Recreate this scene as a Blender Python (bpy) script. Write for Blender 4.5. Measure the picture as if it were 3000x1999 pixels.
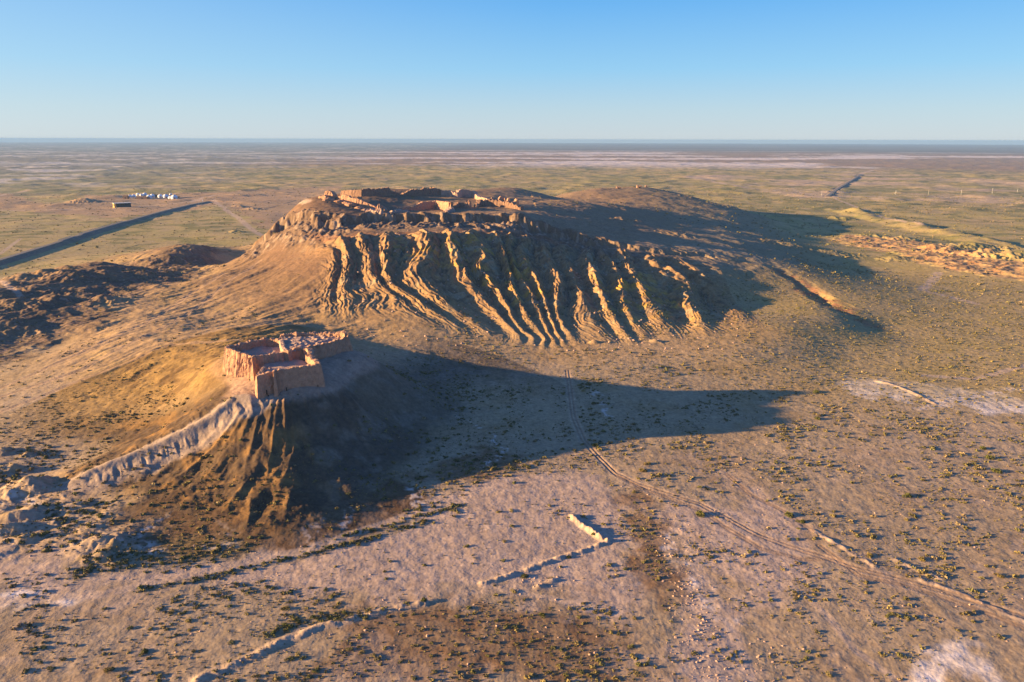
import bpy, math, random
import numpy as np
from mathutils import Vector
sc = bpy.context.scene
for o in list(bpy.data.objects): bpy.data.objects.remove(o)
# ---------------------------------------------------------------- camera, sky, sun, exposure
CAMZ, PITCH, FPX = 155.0, math.radians(15.25), 2167.0
HAZE_D = 4.5e-5
SUN_EL, SUN_AZ = math.radians(9.4), math.radians(-96.5)      # azimuth from +Y towards +X
cam = bpy.data.cameras.new('camera'); camo = bpy.data.objects.new('camera', cam)
sc.collection.objects.link(camo); sc.camera = camo
cam.sensor_width = 36.0; cam.lens = 36.0*FPX/3000.0
cam.clip_start = 1.0; cam.clip_end = 60000.0
camo.location = (0, 0, CAMZ)
camo.rotation_mode = 'XYZ'
from mathutils import Matrix
ROLL = 0.00233
camo.rotation_euler = (Matrix.Rotation(math.pi/2-PITCH, 3, 'X') @ Matrix.Rotation(ROLL, 3, 'Z')).to_euler()
w = bpy.data.worlds.new('World'); sc.world = w; w.use_nodes = True
wn = w.node_tree.nodes; wl = w.node_tree.links
bg = wn['Background']
sky = wn.new('ShaderNodeTexSky'); sky.sky_type = 'NISHITA'; sky.sun_disc = False
sky.sun_elevation = SUN_EL; sky.sun_rotation = SUN_AZ
sky.altitude = 100; sky.air_density = 1.0; sky.dust_density = 0.35; sky.ozone_density = 2.5
geo = wn.new('ShaderNodeTexCoord'); sep = wn.new('ShaderNodeSeparateXYZ'); wl.new(geo.outputs['Generated'], sep.inputs[0])
ramp = wn.new('ShaderNodeValToRGB'); wl.new(sep.outputs['Z'], ramp.inputs[0])
SKY = [(0.0, (.56, .65, .72)), (.035, (.46, .63, .76)), (.085, (.27, .57, .86)), (.16, (.13, .43, .86)), (.3, (.02, .19, .66)), (1.0, (.006, .085, .42))]
el = ramp.color_ramp.elements
el[0].position = SKY[0][0]; el[1].position = 1.0
for i, (p_, c_) in enumerate(SKY):
    e = el[0] if i == 0 else (el[-1] if i == len(SKY)-1 else el.new(p_)); e.color = (*c_, 1)
side = wn.new('ShaderNodeMapRange'); side.inputs[1].default_value = 0.05; side.inputs[2].default_value = -.7; side.inputs[3].default_value = 0; side.inputs[4].default_value = .3
wl.new(sep.outputs['X'], side.inputs[0])                  # the sky is paler towards the sun
pale = wn.new('ShaderNodeMix'); pale.data_type = 'RGBA'; pale.inputs['B'].default_value = (.62, .76, .84, 1)
wl.new(side.outputs[0], pale.inputs['Factor']); wl.new(ramp.outputs[0], pale.inputs['A'])
gain = wn.new('ShaderNodeMix'); gain.data_type = 'RGBA'; gain.blend_type = 'MULTIPLY'; gain.inputs['Factor'].default_value = 1; gain.inputs['B'].default_value = (1.65, 1.65, 1.65, 1)
wl.new(pale.outputs['Result'], gain.inputs['A'])
both = wn.new('ShaderNodeMix'); both.data_type = 'RGBA'; both.inputs['Factor'].default_value = .95
wl.new(sky.outputs[0], both.inputs['A']); wl.new(gain.outputs['Result'], both.inputs['B'])
wl.new(both.outputs['Result'], bg.inputs[0]); bg.inputs[1].default_value = 0.15
sl = bpy.data.lights.new('sun', 'SUN'); so = bpy.data.objects.new('sun', sl); sc.collection.objects.link(so)
sl.energy = 5.0; sl.angle = math.radians(0.5); sl.color = (1.0, 0.66, 0.29)
sd = Vector((math.sin(SUN_AZ)*math.cos(SUN_EL), math.cos(SUN_AZ)*math.cos(SUN_EL), math.sin(SUN_EL)))
so.rotation_euler = sd.to_track_quat('Z', 'Y').to_euler(); so.location = (-200, 200, 300)
sc.view_settings.view_transform = 'Standard'; sc.view_settings.look = 'None'
sc.view_settings.exposure = 1.98; sc.view_settings.gamma = 1.0
sc.cycles.max_bounces = 4; sc.cycles.diffuse_bounces = 2; sc.cycles.volume_bounces = 0

# ---------------------------------------------------------------- small numpy tools
rng = np.random.default_rng(7); random.seed(7)
def rays(u, v):
    u = np.asarray(u, float); v = np.asarray(v, float)
    a = (u-1500)/FPX; b = (1000-v)/FPX
    a, b = a - b*ROLL, b + a*ROLL
    return a, math.cos(PITCH)+b*math.sin(PITCH), -math.sin(PITCH)+b*math.cos(PITCH)
def at_z(u, v, z):                      # where a sight line meets height z
    dx, dy, dz = rays(u, v); t = (np.asarray(z, float)-CAMZ)/dz
    return dx*t, dy*t
_ang = np.random.default_rng(11).random(65536)*6.2831853
_gc = np.cos(_ang); _gs = np.sin(_ang)
def perlin(x, y, s=0):
    x = np.asarray(x, float)+s*3.71; y = np.asarray(y, float)-s*5.37
    ix = np.floor(x); iy = np.floor(y); fx = x-ix; fy = y-iy
    ix = ix.astype(np.int32)+s*37; iy = iy.astype(np.int32)+s*91
    ux = fx*fx*fx*(fx*(fx*6-15)+10); uy = fy*fy*fy*(fy*(fy*6-15)+10)
    x0 = (ix & 255) << 8; x1 = ((ix+1) & 255) << 8; y0 = iy & 255; y1 = (iy+1) & 255
    def g(k, dx, dy): return _gc[k]*(fx-dx)+_gs[k]*(fy-dy)
    a = g(x0 | y0, 0, 0); b = g(x1 | y0, 1, 0); c = g(x0 | y1, 0, 1); d = g(x1 | y1, 1, 1)
    return ((a+(b-a)*ux)*(1-uy)+(c+(d-c)*ux)*uy)*1.5
def fbm(x, y, o=4, s=0, r=0.5):
    t = 0; a = 1; f = 1
    for i in range(o):
        t = t+a*perlin(x*f, y*f, s+i*17); a *= r; f *= 2.03
    return t
def ridged(x, y, o=4, s=0):
    t = 0; a = 1; f = 1
    for i in range(o):
        t = t+a*(1-2*np.abs(perlin(x*f, y*f, s+i*13))); a *= .5; f *= 2.1
    return t
def sm(x, a, b):
    t = np.clip((x-a)/(b-a), 0, 1); return t*t*(3-2*t)
def seg_dist(x, y, P):                  # distance to polyline, and fraction along it
    best = np.full(x.shape, 1e9); par = np.zeros(x.shape)
    n = len(P)-1
    for i in range(n):
        ax, ay = P[i][:2]; bx, by = P[i+1][:2]; dx = bx-ax; dy = by-ay
        t = np.clip(((x-ax)*dx+(y-ay)*dy)/(dx*dx+dy*dy+1e-9), 0, 1)
        d = np.hypot(x-ax-t*dx, y-ay-t*dy); m = d < best
        best = np.where(m, d, best); par = np.where(m, (i+t), par)
    return best, par
def in_poly(x, y, P):
    c = np.zeros(x.shape, bool); n = len(P)
    for i in range(n):
        x1, y1 = P[i][:2]; x2, y2 = P[(i+1) % n][:2]
        if y1 == y2: continue
        c ^= ((y1 > y) != (y2 > y)) & (x < (x2-x1)*(y-y1)/(y2-y1)+x1)
    return c
def poly_mask(x, y, P, soft):           # 1 inside, fading over soft metres, ragged edge
    P = np.asarray(P); m = (x > P[:, 0].min()-2*soft) & (x < P[:, 0].max()+2*soft) & (y > P[:, 1].min()-2*soft) & (y < P[:, 1].max()+2*soft)
    out = np.zeros(x.shape)
    if m.any():
        xs, ys = x[m], y[m]
        d, _ = seg_dist(xs, ys, list(P)+[P[0]]); d = np.where(in_poly(xs, ys, P), d, -d)
        d = d+fbm(xs/soft/1.5, ys/soft/1.5, 3, 91)*soft*.9
        out[m] = sm(d, -soft*.5, soft*.5)
    return out
def near(x, y, P, R):
    P = np.asarray(P)[:, :2]
    return (x > P[:, 0].min()-R) & (x < P[:, 0].max()+R) & (y > P[:, 1].min()-R) & (y < P[:, 1].max()+R)

# ---------------------------------------------------------------- relief: surveyed points (sight line + height above the plain)
CP = []
def cp(s):
    for t in s.split():
        u, v, z = map(float, t.split(',')); x, y = at_z(u, v, z); CP.append((float(x), float(y), z))
for u in range(-400, 3500, 350): CP.append((*map(float, at_z(u, 1680, 0)), 0)); CP.append((*map(float, at_z(u, 1950, 0)), 0))
cp('1700,1250,0 1450,1330,0 2000,1150,0.5 2370,1180,0 2700,1150,0 3100,1150,0 3100,950,0 2750,1000,0.5 2450,1040,1 1700,1130,2 2100,1090,2 2550,960,3 2750,900,3 3050,870,2 1300,1480,0 1600,1450,0')
# small hill
cp('648,1070,33 740,1100,33 748,1174,29 960,1141,30 1040,1027,35 940,1060,36 860,1170,29')
CP += [(-140, 388, 37), (-125, 395, 37.5), (-105, 405, 37.5), (-128, 372, 35), (-112, 366, 35), (-98, 372, 35), (-150, 395, 36), (-88, 408, 37)]
cp('640,1095,29.5 600,1150,22 560,1100,20 500,1150,14 400,1200,8 250,1250,3.5 100,1300,1 0,1400,0 -150,1300,0 600,1030,22 400,1100,11 200,1150,5 0,1180,2 -200,1150,0 300,1000,12 100,1050,6 500,950,17 900,945,18 750,960,22')
cp('1080,1045,30 1130,1075,22 1200,1120,11 1300,1180,4.5 1400,1280,0.7 1040,1110,28 1100,1200,14 1200,1300,3.5 1250,1390,0.4 1000,1150,28')
cp('800,1190,27 950,1200,23.5 700,1300,17 900,1300,15 1050,1300,9 500,1400,6 700,1400,9 900,1420,7 1100,1400,3 300,1500,1.2 500,1520,1.5 700,1530,3 900,1550,2 1050,1500,1 1200,1450,0.4 600,1620,0.3 850,1620,0.3')
cp('690,1172,29 620,1230,22.5 550,1268,18 470,1308,13.5 380,1345,9.5 290,1380,6.2 200,1420,2.8 160,1440,1 450,1275,10.5 300,1340,3.8 150,1395,0.6 540,1225,15')
cp('600,1300,14 470,1360,7.6 350,1405,4 250,1445,1.2')
# western apron with its dark crest; unseen rise added at left for its shadow
I0 = len(CP)
cp('560,900,17 300,950,12 100,950,10 300,775,24 0,845,22 -250,868,27 -500,900,20 0,900,17 500,738,22 600,722,20 120,905,16 200,1000,6 330,870,12 0,1030,4 -250,1080,6 650,800,25 700,900,20 560,850,20 620,950,16 800,900,24 150,800,24')
CP += [(-300, 930, 5), (-450, 830, 3), (-600, 760, 2), (-520, 1050, 1), (-380, 1250, 0), (-650, 1250, 0)]
cp('650,650,1 740,690,3 680,690,3 600,600,0 760,640,3')
# mesa
cp('860,617,83 800,682,62 770,738,43 735,785,32 930,590,84 1120,628,84 1325,628,84 1520,618,83 1290,563,88 1060,568,87 1200,600,85 1500,592,84 1400,600,85')
cp('1000,657,80 900,650,81 1130,642,83 1300,642,83 1450,642,82 1550,652,78 1600,680,66 1750,712,53 1900,730,46 2050,745,38 2200,770,29 2350,798,21 2450,850,12 2560,885,7')
cp('900,720,58 1000,704,70 1130,700,71 1300,700,71 1450,706,66 1600,722,54')
cp('830,800,38 900,850,32 1000,900,26 1100,930,21 1200,960,16 1300,1000,10 1450,1030,6 1600,1060,3.5 1700,1050,4 1850,1045,4.5 2000,1030,5.5 2150,1010,7 2300,960,11 2450,925,10 1000,960,16 1100,1000,11 1250,1060,6 900,930,20 1400,1100,3')
cp('1600,645,76 1650,620,78 1700,600,78 1800,600,73 1750,650,66 1900,553,66 1812,553,66 1700,560,70 1500,563,78 1400,560,84 2000,572,60 2100,600,46 2190,632,33 2000,640,45 2200,690,30 2400,710,9 2350,660,4 2500,720,6 1850,640,58 2100,700,42 2300,740,24 2450,780,8')
CP += [(330, 1740, 0), (520, 1450, 0), (0, 1660, 0), (-200, 1500, 0), (100, 1760, 0), (620, 1500, 0), (480, 1250, 0), (0, 1230, 58), (120, 1200, 58), (60, 1050, 73), (-380, 980, 10), (-340, 1100, 10), (-250, 1240, 20), (-130, 1260, 38), (-300, 900, 14), (-305, 800, 26), (-330, 750, 14), (-285, 715, 28), (-345, 690, 17), (-100, 830, 84.5), (-40, 860, 85)]
cp('2050,880,12 2200,880,9 1950,850,23 2300,865,10 2120,820,23 1300,850,35 1450,850,32')
cp('2000,536,2 2200,590,2 2350,625,0 2500,692,10 2700,727,12 2900,760,12 3050,790,10 2600,640,0.5 2800,690,0.5 3000,738,0.5 2600,800,4 2800,850,3 2500,870,9 3050,850,2')
def zm(z): return z-.17*max(0, z-15)
CP = [c if i < I0 else (c[0]*(CAMZ-zm(c[2]))/(CAMZ-c[2]), c[1]*(CAMZ-zm(c[2]))/(CAMZ-c[2]), zm(c[2])) for i, c in enumerate(CP)]
CP = np.array(CP); NC = len(CP)
def kern(r): return np.sqrt(r*r+22.0**2)
A = kern(np.hypot(CP[:, 0][:, None]-CP[:, 0], CP[:, 1][:, None]-CP[:, 1])) - np.eye(NC)*0.35
mean_z = 0.0
AA = np.zeros((NC+1, NC+1)); AA[:NC, :NC] = A; AA[NC, :NC] = 1; AA[:NC, NC] = 1
sol = np.linalg.solve(AA, np.append(CP[:, 2], 0.0))
GX0, GX1, GY0, GY1, GS = -760.0, 1100.0, 40.0, 1950.0, 5.0
gx = np.arange(GX0, GX1+.1, GS); gy = np.arange(GY0, GY1+.1, GS)
MX, MY = np.meshgrid(gx, gy)
M = np.full(MX.shape, sol[NC])
for i in range(NC): M += sol[i]*kern(np.hypot(MX-CP[i, 0], MY-CP[i, 1]))
edge = sm(MX, GX0, GX0+200)*(1-sm(MX, GX1-250, GX1))*sm(MY, GY0, GY0+100)*(1-sm(MY, GY1-250, GY1))
far = (1-sm(MX, 560, 750))*(1-sm(np.abs(MX+100), 600, 760))
M = np.where(M < 0, M*.15, M)*edge
def bspl(G, x, y):
    fx = np.clip((x-GX0)/GS, 1, len(gx)-3.001); fy = np.clip((y-GY0)/GS, 1, len(gy)-3.001)
    ix = fx.astype(int); iy = fy.astype(int); tx = fx-ix; ty = fy-iy
    def wts(t): return [(1-t)**3/6, (3*t**3-6*t*t+4)/6, (-3*t**3+3*t*t+3*t+1)/6, t**3/6]
    wx = wts(tx); wy = wts(ty); out = 0
    for j in range(4):
        for i in range(4): out = out+G[iy+j-1, ix+i-1]*wx[i]*wy[j]
    return out
def macro(x, y):
    ins = (x > GX0) & (x < GX1) & (y > GY0) & (y < GY1)
    return np.where(ins, bspl(M, x, y), 0.0)
def hit(u, v, fn=None):                 # first point where a sight line meets the relief
    fn = fn or macro
    u = np.atleast_1d(np.asarray(u, float)); v = np.atleast_1d(np.asarray(v, float))
    dx, dy, dz = rays(u, v)
    k = np.sqrt(dx*dx+dy*dy+dz*dz); dx, dy, dz = dx/k, dy/k, dz/k
    t = np.full(u.shape, 140.0); done = np.zeros(u.shape, bool); t0 = t.copy()
    for i in range(420):
        z = CAMZ+dz*t; h = fn(dx*t, dy*t); below = z <= h
        done |= below
        step = np.maximum((z-h)*.5, 1.0)
        t0 = np.where(done, t0, t); t = np.where(done, t, t+np.minimum(step, 60))
        if done.all(): break
    a, b = t0, t
    for i in range(14):
        m = (a+b)/2; bl = CAMZ+dz*m <= fn(dx*m, dy*m); b = np.where(bl, m, b); a = np.where(bl, a, m)
    return dx*b, dy*b
def pix(s, fn=None):                    # "u,v u,v ..." -> world polyline on the relief
    a = np.array([[float(q) for q in t.split(',')] for t in s.split()])
    x, y = hit(a[:, 0], a[:, 1], fn)
    return np.stack([x, y], 1)

# ---------------------------------------------------------------- gullied scarp: ridges, each one an iso-line of the field s
RID = [
 (-1.0, '800,700 770,790 730,880 700,960', .25),
 (0.0, '978,742 975,790 962,851 955,920', .7),
 (1.0, '1005,715 1022,771 1009,822 1003,851 1012,899 1030,940', .8),
 (2.0, '1076,745 1086,803 1127,851 1200,920 1280,970', .55),
 (3.0, '1125,700 1137,730 1124,755 1134,787 1127,809 1153,844 1191,863 1264,915 1340,960', 1.0),
 (4.0, '1245,691 1258,730 1233,774 1210,816 1249,854 1312,900 1347,924 1420,975', 1.15),
 (5.0, '1325,691 1319,723 1344,768 1354,803 1376,841 1408,879 1465,930 1520,985', 1.1),
 (6.0, '1373,691 1405,730 1418,765 1402,793 1440,841 1462,870 1500,930 1560,1000', 1.1),
 (7.0, '1453,688 1470,725 1472,739 1497,812 1500,850 1525,900 1548,939 1595,996', 1.0),
 (8.0, '1488,722 1507,787 1530,830 1552,860 1572,910 1612,985', .75),
 (9.0, '1520,730 1535,770 1568,825 1592,880 1630,970', .8),
 (10.0, '1590,705 1590,735 1610,775 1640,830 1634,880 1630,915 1652,960 1690,1010', 1.0),
 (11.0, '1640,735 1665,780 1690,840 1710,890 1740,950 1771,1000', .8),
 (12.0, '1733,728 1715,770 1733,805 1745,837 1775,900 1815,960 1850,1000', 1.15),
 (13.0, '1745,718 1790,770 1820,830 1830,894 1860,950 1900,1000', .8),
 (14.0, '1835,780 1865,830 1892,875 1930,930 1960,985', .75),
 (15.0, '1900,735 1920,775 1975,811 2020,843 2018,888 2050,950 2080,1000', 1.25),
 (16.0, '1960,745 2039,790 2080,840 2150,907 2200,960', .5),
 (17.0, '2060,755 2150,830 2230,890 2320,940', .25),
]
SP = []
for s, t, amp in RID:
    P = pix(t)
    for i in range(len(P)-1):
        n = max(1, int(np.hypot(*(P[i+1]-P[i]))/12))
        for k in range(n): q = P[i]+(P[i+1]-P[i])*k/n; SP.append((q[0], q[1], s, amp))
    SP.append((P[-1][0], P[-1][1], s, amp))
SP = np.array(SP); nS = len(SP)
# thin out near duplicates
keep = []
for i in range(nS):
    if all(np.hypot(SP[i, 0]-SP[j, 0], SP[i, 1]-SP[j, 1]) > 3 for j in keep): keep.append(i)
SP = SP[keep]; nS = len(SP)
A2 = np.sqrt(np.hypot(SP[:, 0][:, None]-SP[:, 0], SP[:, 1][:, None]-SP[:, 1])**2+16)-np.eye(nS)*.05
AA = np.zeros((nS+1, nS+1)); AA[:nS, :nS] = A2; AA[nS, :nS] = 1; AA[:nS, nS] = 1
s_sol = np.linalg.solve(AA, np.append(SP[:, 2], 0)); a_sol = np.linalg.solve(AA, np.append(SP[:, 3], 0))
SX0, SX1, SY0, SY1 = -340.0, 460.0, 430.0, 900.0
sgx = np.arange(SX0, SX1+.1, 2.5); sgy = np.arange(SY0, SY1+.1, 2.5)
SXX, SYY = np.meshgrid(sgx, sgy); SF = np.full(SXX.shape, s_sol[nS]); AF = np.full(SXX.shape, a_sol[nS])
for i in range(nS):
    k = np.sqrt((SXX-SP[i, 0])**2+(SYY-SP[i, 1])**2+16); SF += s_sol[i]*k; AF += a_sol[i]*k
def samp(G, x, y):
    fx = np.clip((x-SX0)/2.5, 0, len(sgx)-1.001); fy = np.clip((y-SY0)/2.5, 0, len(sgy)-1.001)
    ix = fx.astype(int); iy = fy.astype(int); tx = fx-ix; ty = fy-iy
    return (G[iy, ix]*(1-tx)+G[iy, ix+1]*tx)*(1-ty)+(G[iy+1, ix]*(1-tx)+G[iy+1, ix+1]*tx)*ty
TOPL = pix('820,676 900,684 1000,692 1130,682 1245,676 1373,674 1453,676 1540,688 1600,700 1733,722 1850,738 1950,748 2100,775')
BOTL = pix('690,960 850,930 1000,950 1150,950 1300,985 1420,1010 1600,1035 1750,1035 1900,1020 2080,1005 2250,975')
BAND = pix('810,660 900,674 1000,686 1130,674 1300,670 1450,670 1550,680 1650,700 1800,718 1950,735 2150,765')
SCARP = np.vstack([TOPL, BOTL[::-1]])
def scarp_parts(x, y):
    s = samp(SF, x, y); amp = np.clip(samp(AF, x, y), 0, 1.3)
    dt, _ = seg_dist(x, y, TOPL); db, _ = seg_dist(x, y, BOTL)
    ins = in_poly(x, y, SCARP)
    t = np.where(ins, dt/(dt+db+1e-6), np.where(dt < db, 0, 1.0))
    soft = np.where(ins, 1.0, np.where(dt < db, 1-sm(dt, 0, 9), 1-sm(db, 0, 40)))
    return s, amp, t, soft, dt
RIML = pix('790,690 860,642 930,650 1000,656 1130,645 1300,644 1450,646 1550,658 1650,688 1750,713 1900,732 2050,748 2200,775')
PLAT = np.vstack([RIML, [[520, 900], [400, 1500], [-150, 1300], [-420, 900]]])
def plat_dist(x, y):
    d, _ = seg_dist(x, y, RIML); return np.where(in_poly(x, y, PLAT), d, -d)
HC = (-118.0, 378.0)                    # middle of the small hill
def mounds(x, y, L):
    h = np.zeros(x.shape)
    for (mx, my, rx, ry, mh, ang) in L:
        m = (np.abs(x-mx) < 3*max(rx, ry)) & (np.abs(y-my) < 3*max(rx, ry))
        if not m.any(): continue
        c, s_ = math.cos(ang), math.sin(ang); X = x[m]-mx; Y = y[m]-my
        a = (X*c+Y*s_)/rx; b = (-X*s_+Y*c)/ry
        n = fbm(x[m]/7, y[m]/7, 3, 5)*.35
        h[m] = np.maximum(h[m], mh*np.clip(1.15-np.sqrt(a*a+b*b+.02)*(1+n), 0, 1)**1.3)
    return h
HUM = []                                # hummocks along the western crest
for (u, v, z, r, h_) in [(565, 726, 22, 24, 5), (530, 728, 26, 14, 5), (490, 738, 25, 14, 5.5), (430, 742, 25, 13, 5), (350, 765, 24, 13, 6.5), (300, 766, 24, 16, 6), (230, 775, 24, 15, 6), (180, 790, 24, 16, 5), (130, 800, 24, 18, 7), (60, 812, 23, 18, 7),
        (480, 765, 23, 14, 6), (515, 770, 23, 13, 6), (400, 775, 22, 13, 6), (560, 790, 22, 9, 4), (425, 800, 20, 20, 7), (310, 808, 20, 14, 5), (490, 790, 21, 12, 5), (590, 760, 24, 14, 5), (610, 765, 24, 12, 5), (200, 820, 20, 22, 10), (255, 845, 18, 14, 6), (150, 880, 17, 20, 9), (60, 900, 15, 24, 10), (250, 870, 16, 26, 11), (300, 880, 16, 18, 10), (0, 870, 19, 18, 7),
        (455, 840, 18, 12, 3.5), (380, 870, 17, 12, 3), (110, 850, 20, 16, 7), (30, 960, 10, 20, 8), (330, 840, 19, 10, 4), (20, 830, 22, 14, 5), (350, 740, 25, 9, 3), (265, 900, 13, 14, 6)]:
    z = zm(z); x_, y_ = at_z(u, v, z); HUM.append((float(x_), float(y_), r*1.25, r*.75, h_*.6, random.uniform(-.4, .2)))
MND = []                                # spoil mounds by the foot of the small hill and knolls elsewhere
for (u, v, rx, ry, h_) in [(85, 1435, 13, 9, 6), (45, 1380, 9, 5, 3), (60, 1520, 14, 5, 3.2), (30, 1560, 12, 5, 3.4), (110, 1500, 10, 4, 2.6), (310, 1598, 10, 6, 3.2), (330, 1608, 6, 4, 1.6), (300, 1640, 7, 3.5, 2.6), (75, 1585, 8, 4, 2.2), (85, 1335, 4, 3, 2.5), (220, 1490, 8, 3, 1.8), (180, 1590, 12, 4, 1.4), (1620, 1702, 3, 1.8, 1.1), (1580, 1720, 3, 1.5, .8), (10, 1330, 8, 4, 3), (340, 1600, 5, 7, 3)]:
    x_, y_ = at_z(u, v, 0); MND.append((float(x_), float(y_), rx, ry, h_, random.uniform(.1, .5)))
for (u, v, z, r, h_) in [(1820, 640, 66, 14, 5), (1865, 636, 66, 12, 5), (1985, 685, 50, 24, 3), (2330, 718, 22, 36, 4), (2430, 738, 14, 30, 3), (2150, 608, 42, 40, 5), (2030, 580, 57, 25, 4), (2230, 628, 22, 30, 4), (1840, 690, 68, 14, 3), (1420, 620, 84, 10, 1.5), (740, 612, 2, 24, 5), (700, 605, 2, 20, 4), (690, 672, 6, 14, 4), (2440, 640, 1, 16, 5), (2480, 642, 1, 18, 5),
        (2650, 700, 10, 26, 6), (2780, 745, 10, 20, 7), (2830, 750, 11, 16, 6), (2890, 760, 9, 24, 9), (2860, 720, 10, 40, 8), (2960, 765, 9, 28, 10), (2730, 735, 10, 16, 6), (2560, 690, 9, 30, 5), (2620, 765, 6, 20, 4), (2250, 1000, 6, 1, .1), (240, 593, 0, 40, 9), (560, 620, 0, 10, 2), (1740, 1018, 4, 4, 2.2), (1920, 1012, 5, 5, 2)]:
    z = zm(z); x_, y_ = at_z(u, v, z); MND.append((float(x_), float(y_), r*1.2, r*.7, h_, random.uniform(-.3, .1)))
# earth banks: (pixel line, height, half width)
BERM = [(pix('1672,1513 1700,1535 1740,1562 1776,1586'), 1.5, 1.8), (pix('1776,1588 1700,1615 1620,1640 1540,1672 1470,1695 1415,1712'), .75, 1.7),
        (pix('575,1995 700,1945 830,1880 960,1832 1060,1810 1130,1790 1240,1772'), .7, 2.3), (pix('2378,1556 2440,1590 2500,1625 2560,1660'), .5, 1.6), (pix('2700,1700 2800,1735 2900,1775 3020,1830'), .35, 1.6), (pix('2620,1640 2690,1672 2760,1700'), .45, 1.6),
        (pix('2570,1118 2620,1130 2700,1165 2740,1185'), .6, 2.0)]
ROAD1 = np.stack(at_z([-500, -200, 0, 160, 250, 366, 480, 560, 610], [905, 820, 762, 713, 684, 650, 618, 598, 588], 4), 1)  # embankment top
ROAD2 = np.stack(at_z([2425, 2455, 2490, 2522], [575, 553, 532, 512], 3), 1)
RH1, RH2 = 4.0, 3.0
RG = [(pix('2470,616 2560,638 2700,672 2850,706 3050,750'), 9, 48)]
WASH = [pix(t) for t in ['2480,905 2380,850 2330,820 2290,795', '2560,960 2440,900 2400,870 2350,850', '1910,745 1945,790 1960,830 1985,900 2010,950']]
KNOBL = pix('2270,780 2330,800 2400,835 2440,870')
def H(x, y, fine=True):
    x = np.asarray(x, float); y = np.asarray(y, float); sh = x.shape; x = x.ravel(); y = y.ravel()
    wx = x+fbm(x/60, y/60, 2, 3)*3; wy = y+fbm(x/60, y/60, 2, 9)*3
    z = macro(x, y); base = z
    r = np.hypot(x, y)
    # plain: faint swells, dunes farther off
    pl = 1-sm(base, 3, 12)
    fd = sm(r, 1200, 2400)*(1-sm(r, 9000, 16000))
    z = z+pl*(fbm(x/85, y/85, 3, 21)*.45)+fd*(np.maximum(fbm(x/170, y/90, 3, 33), -.1)*6)
    # scarp
    m = near(x, y, SCARP, 60) & (base > 1.0)
    if m.any():
        X, Y = x[m], y[m]; s, amp, t, soft, dt = scarp_parts(X, Y)
        X2 = X+fbm(X/18, Y/18, 3, 61)*1.5; Y2 = Y+fbm(X/18, Y/18, 3, 67)*1.5
        s2 = samp(SF, X2, Y2)
        env = (sm(t, 0.0, .05)*(1-sm(t, .45, 1.0))*soft+soft*.10*sm(t, 0, .1)*(1-sm(t, .9, 1)))*sm(s, -.9, .6)*(1-sm(s, 16, 17.6))
        f = np.abs(s2-np.round(s2))*2                       # 0 on a ridge, 1 in a gully
        rid = (1-f)**1.05
        spc = 13.0
        z1 = (.55*(.5+.5*np.cos(math.pi*f))+.45*(1-f)-.5)*amp*7.6*(.85+.5*fbm(X/30, Y/30, 3, 63))
        s3 = samp(SF, X+fbm(X/9, Y/9, 3, 62)*1.6, Y+fbm(X/9, Y/9, 3, 68)*1.6)+fbm(X/55, Y/55, 2, 71)*.35
        def tri(q): return np.abs(q-np.round(q))*2
        bl = sm(t+fbm(X/30, Y/30, 2, 64)*.15, .12, .42); bl2 = sm(t+fbm(X/20, Y/20, 2, 65)*.15, .35, .7)
        f2 = tri(s3*3)*(1-bl)+tri(s3*6+.5)*bl; f3 = tri(s3*6+.5)*(1-bl2)+tri(s3*12)*bl2
        z2 = ((.5*(1-f2)+.25+.25*np.cos(math.pi*f2))*3.0*(1-.35*bl)*(.45+.55*f)+(1-f3)*1.5)*(.75+.6*fbm(X/26, Y/26, 2, 66))
        fan = (1-sm(s, 3, 4.5))*soft*sm(s, -.9, 0)*sm(t, .1, .3)*(1-sm(t, .8, 1)); z[m] += fan*((1-tri(s3*4+fbm(X/25, Y/25, 2, 74)*.7))*.9+(1-tri(s3*9+fbm(X/14, Y/14, 2, 75)*.8))*.6-.7)
        z[m] += env*(z1+z2*np.clip(amp*1.1-.2, 0, 1))+env*ridged(X/11, Y/11, 3, 77)*.4*np.clip(amp*1.2-.2, 0, 1)
        # cliff and rock band above the gullies
        Xw = X+fbm(X/18, Y/18, 4, 82)*7; Yw = Y+fbm(X/18, Y/18, 4, 83)*7
        q_ = plat_dist(Xw, Yw); st = sm(q_, -3, 4)
        k_ = sm(base[m], 22, 36)
        k_ = k_*(1-.65*sm(X, 50, 170))
        z[m] += k_*(st*4.5*np.exp(-np.maximum(q_, 0)/70)-(1-st)*5.0*np.exp(np.minimum(q_, 0)/50))
        b = sm(q_, -44, -22)*(1-sm(q_, 4, 14))*k_*(1-.75*sm(X, 50, 130))
        z[m] += b*(ridged(X/21, Y/21, 4, 81)*2.6+np.abs(perlin(X/7, Y/7, 85))*1.6-.8)
        # fans and rills on the left
    # rills over the apron and flanks, running down from the mesa
    ap = sm(base, 4, 12)*(1-sm(base, 34, 50))*(1-sm(x, -150, -60))*sm(y, 400, 460)
    if (ap > 0).any():
        m = ap > 0; X, Y = x[m], y[m]
        th = math.radians(50); a = X*math.cos(th)+Y*math.sin(th); c = -X*math.sin(th)+Y*math.cos(th)
        z[m] += ap[m]*(fbm(c/16+fbm(X/90, Y/90, 2, 41), a/150, 3, 43)*1.05+fbm(X/22, Y/22, 4, 45)*.75)
    # small hill: ribs that fan out from the fort
    dxh, dyh = x-HC[0], y-HC[1]; rh = np.hypot(dxh, dyh*1.05)
    m = (rh < 150)
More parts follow.
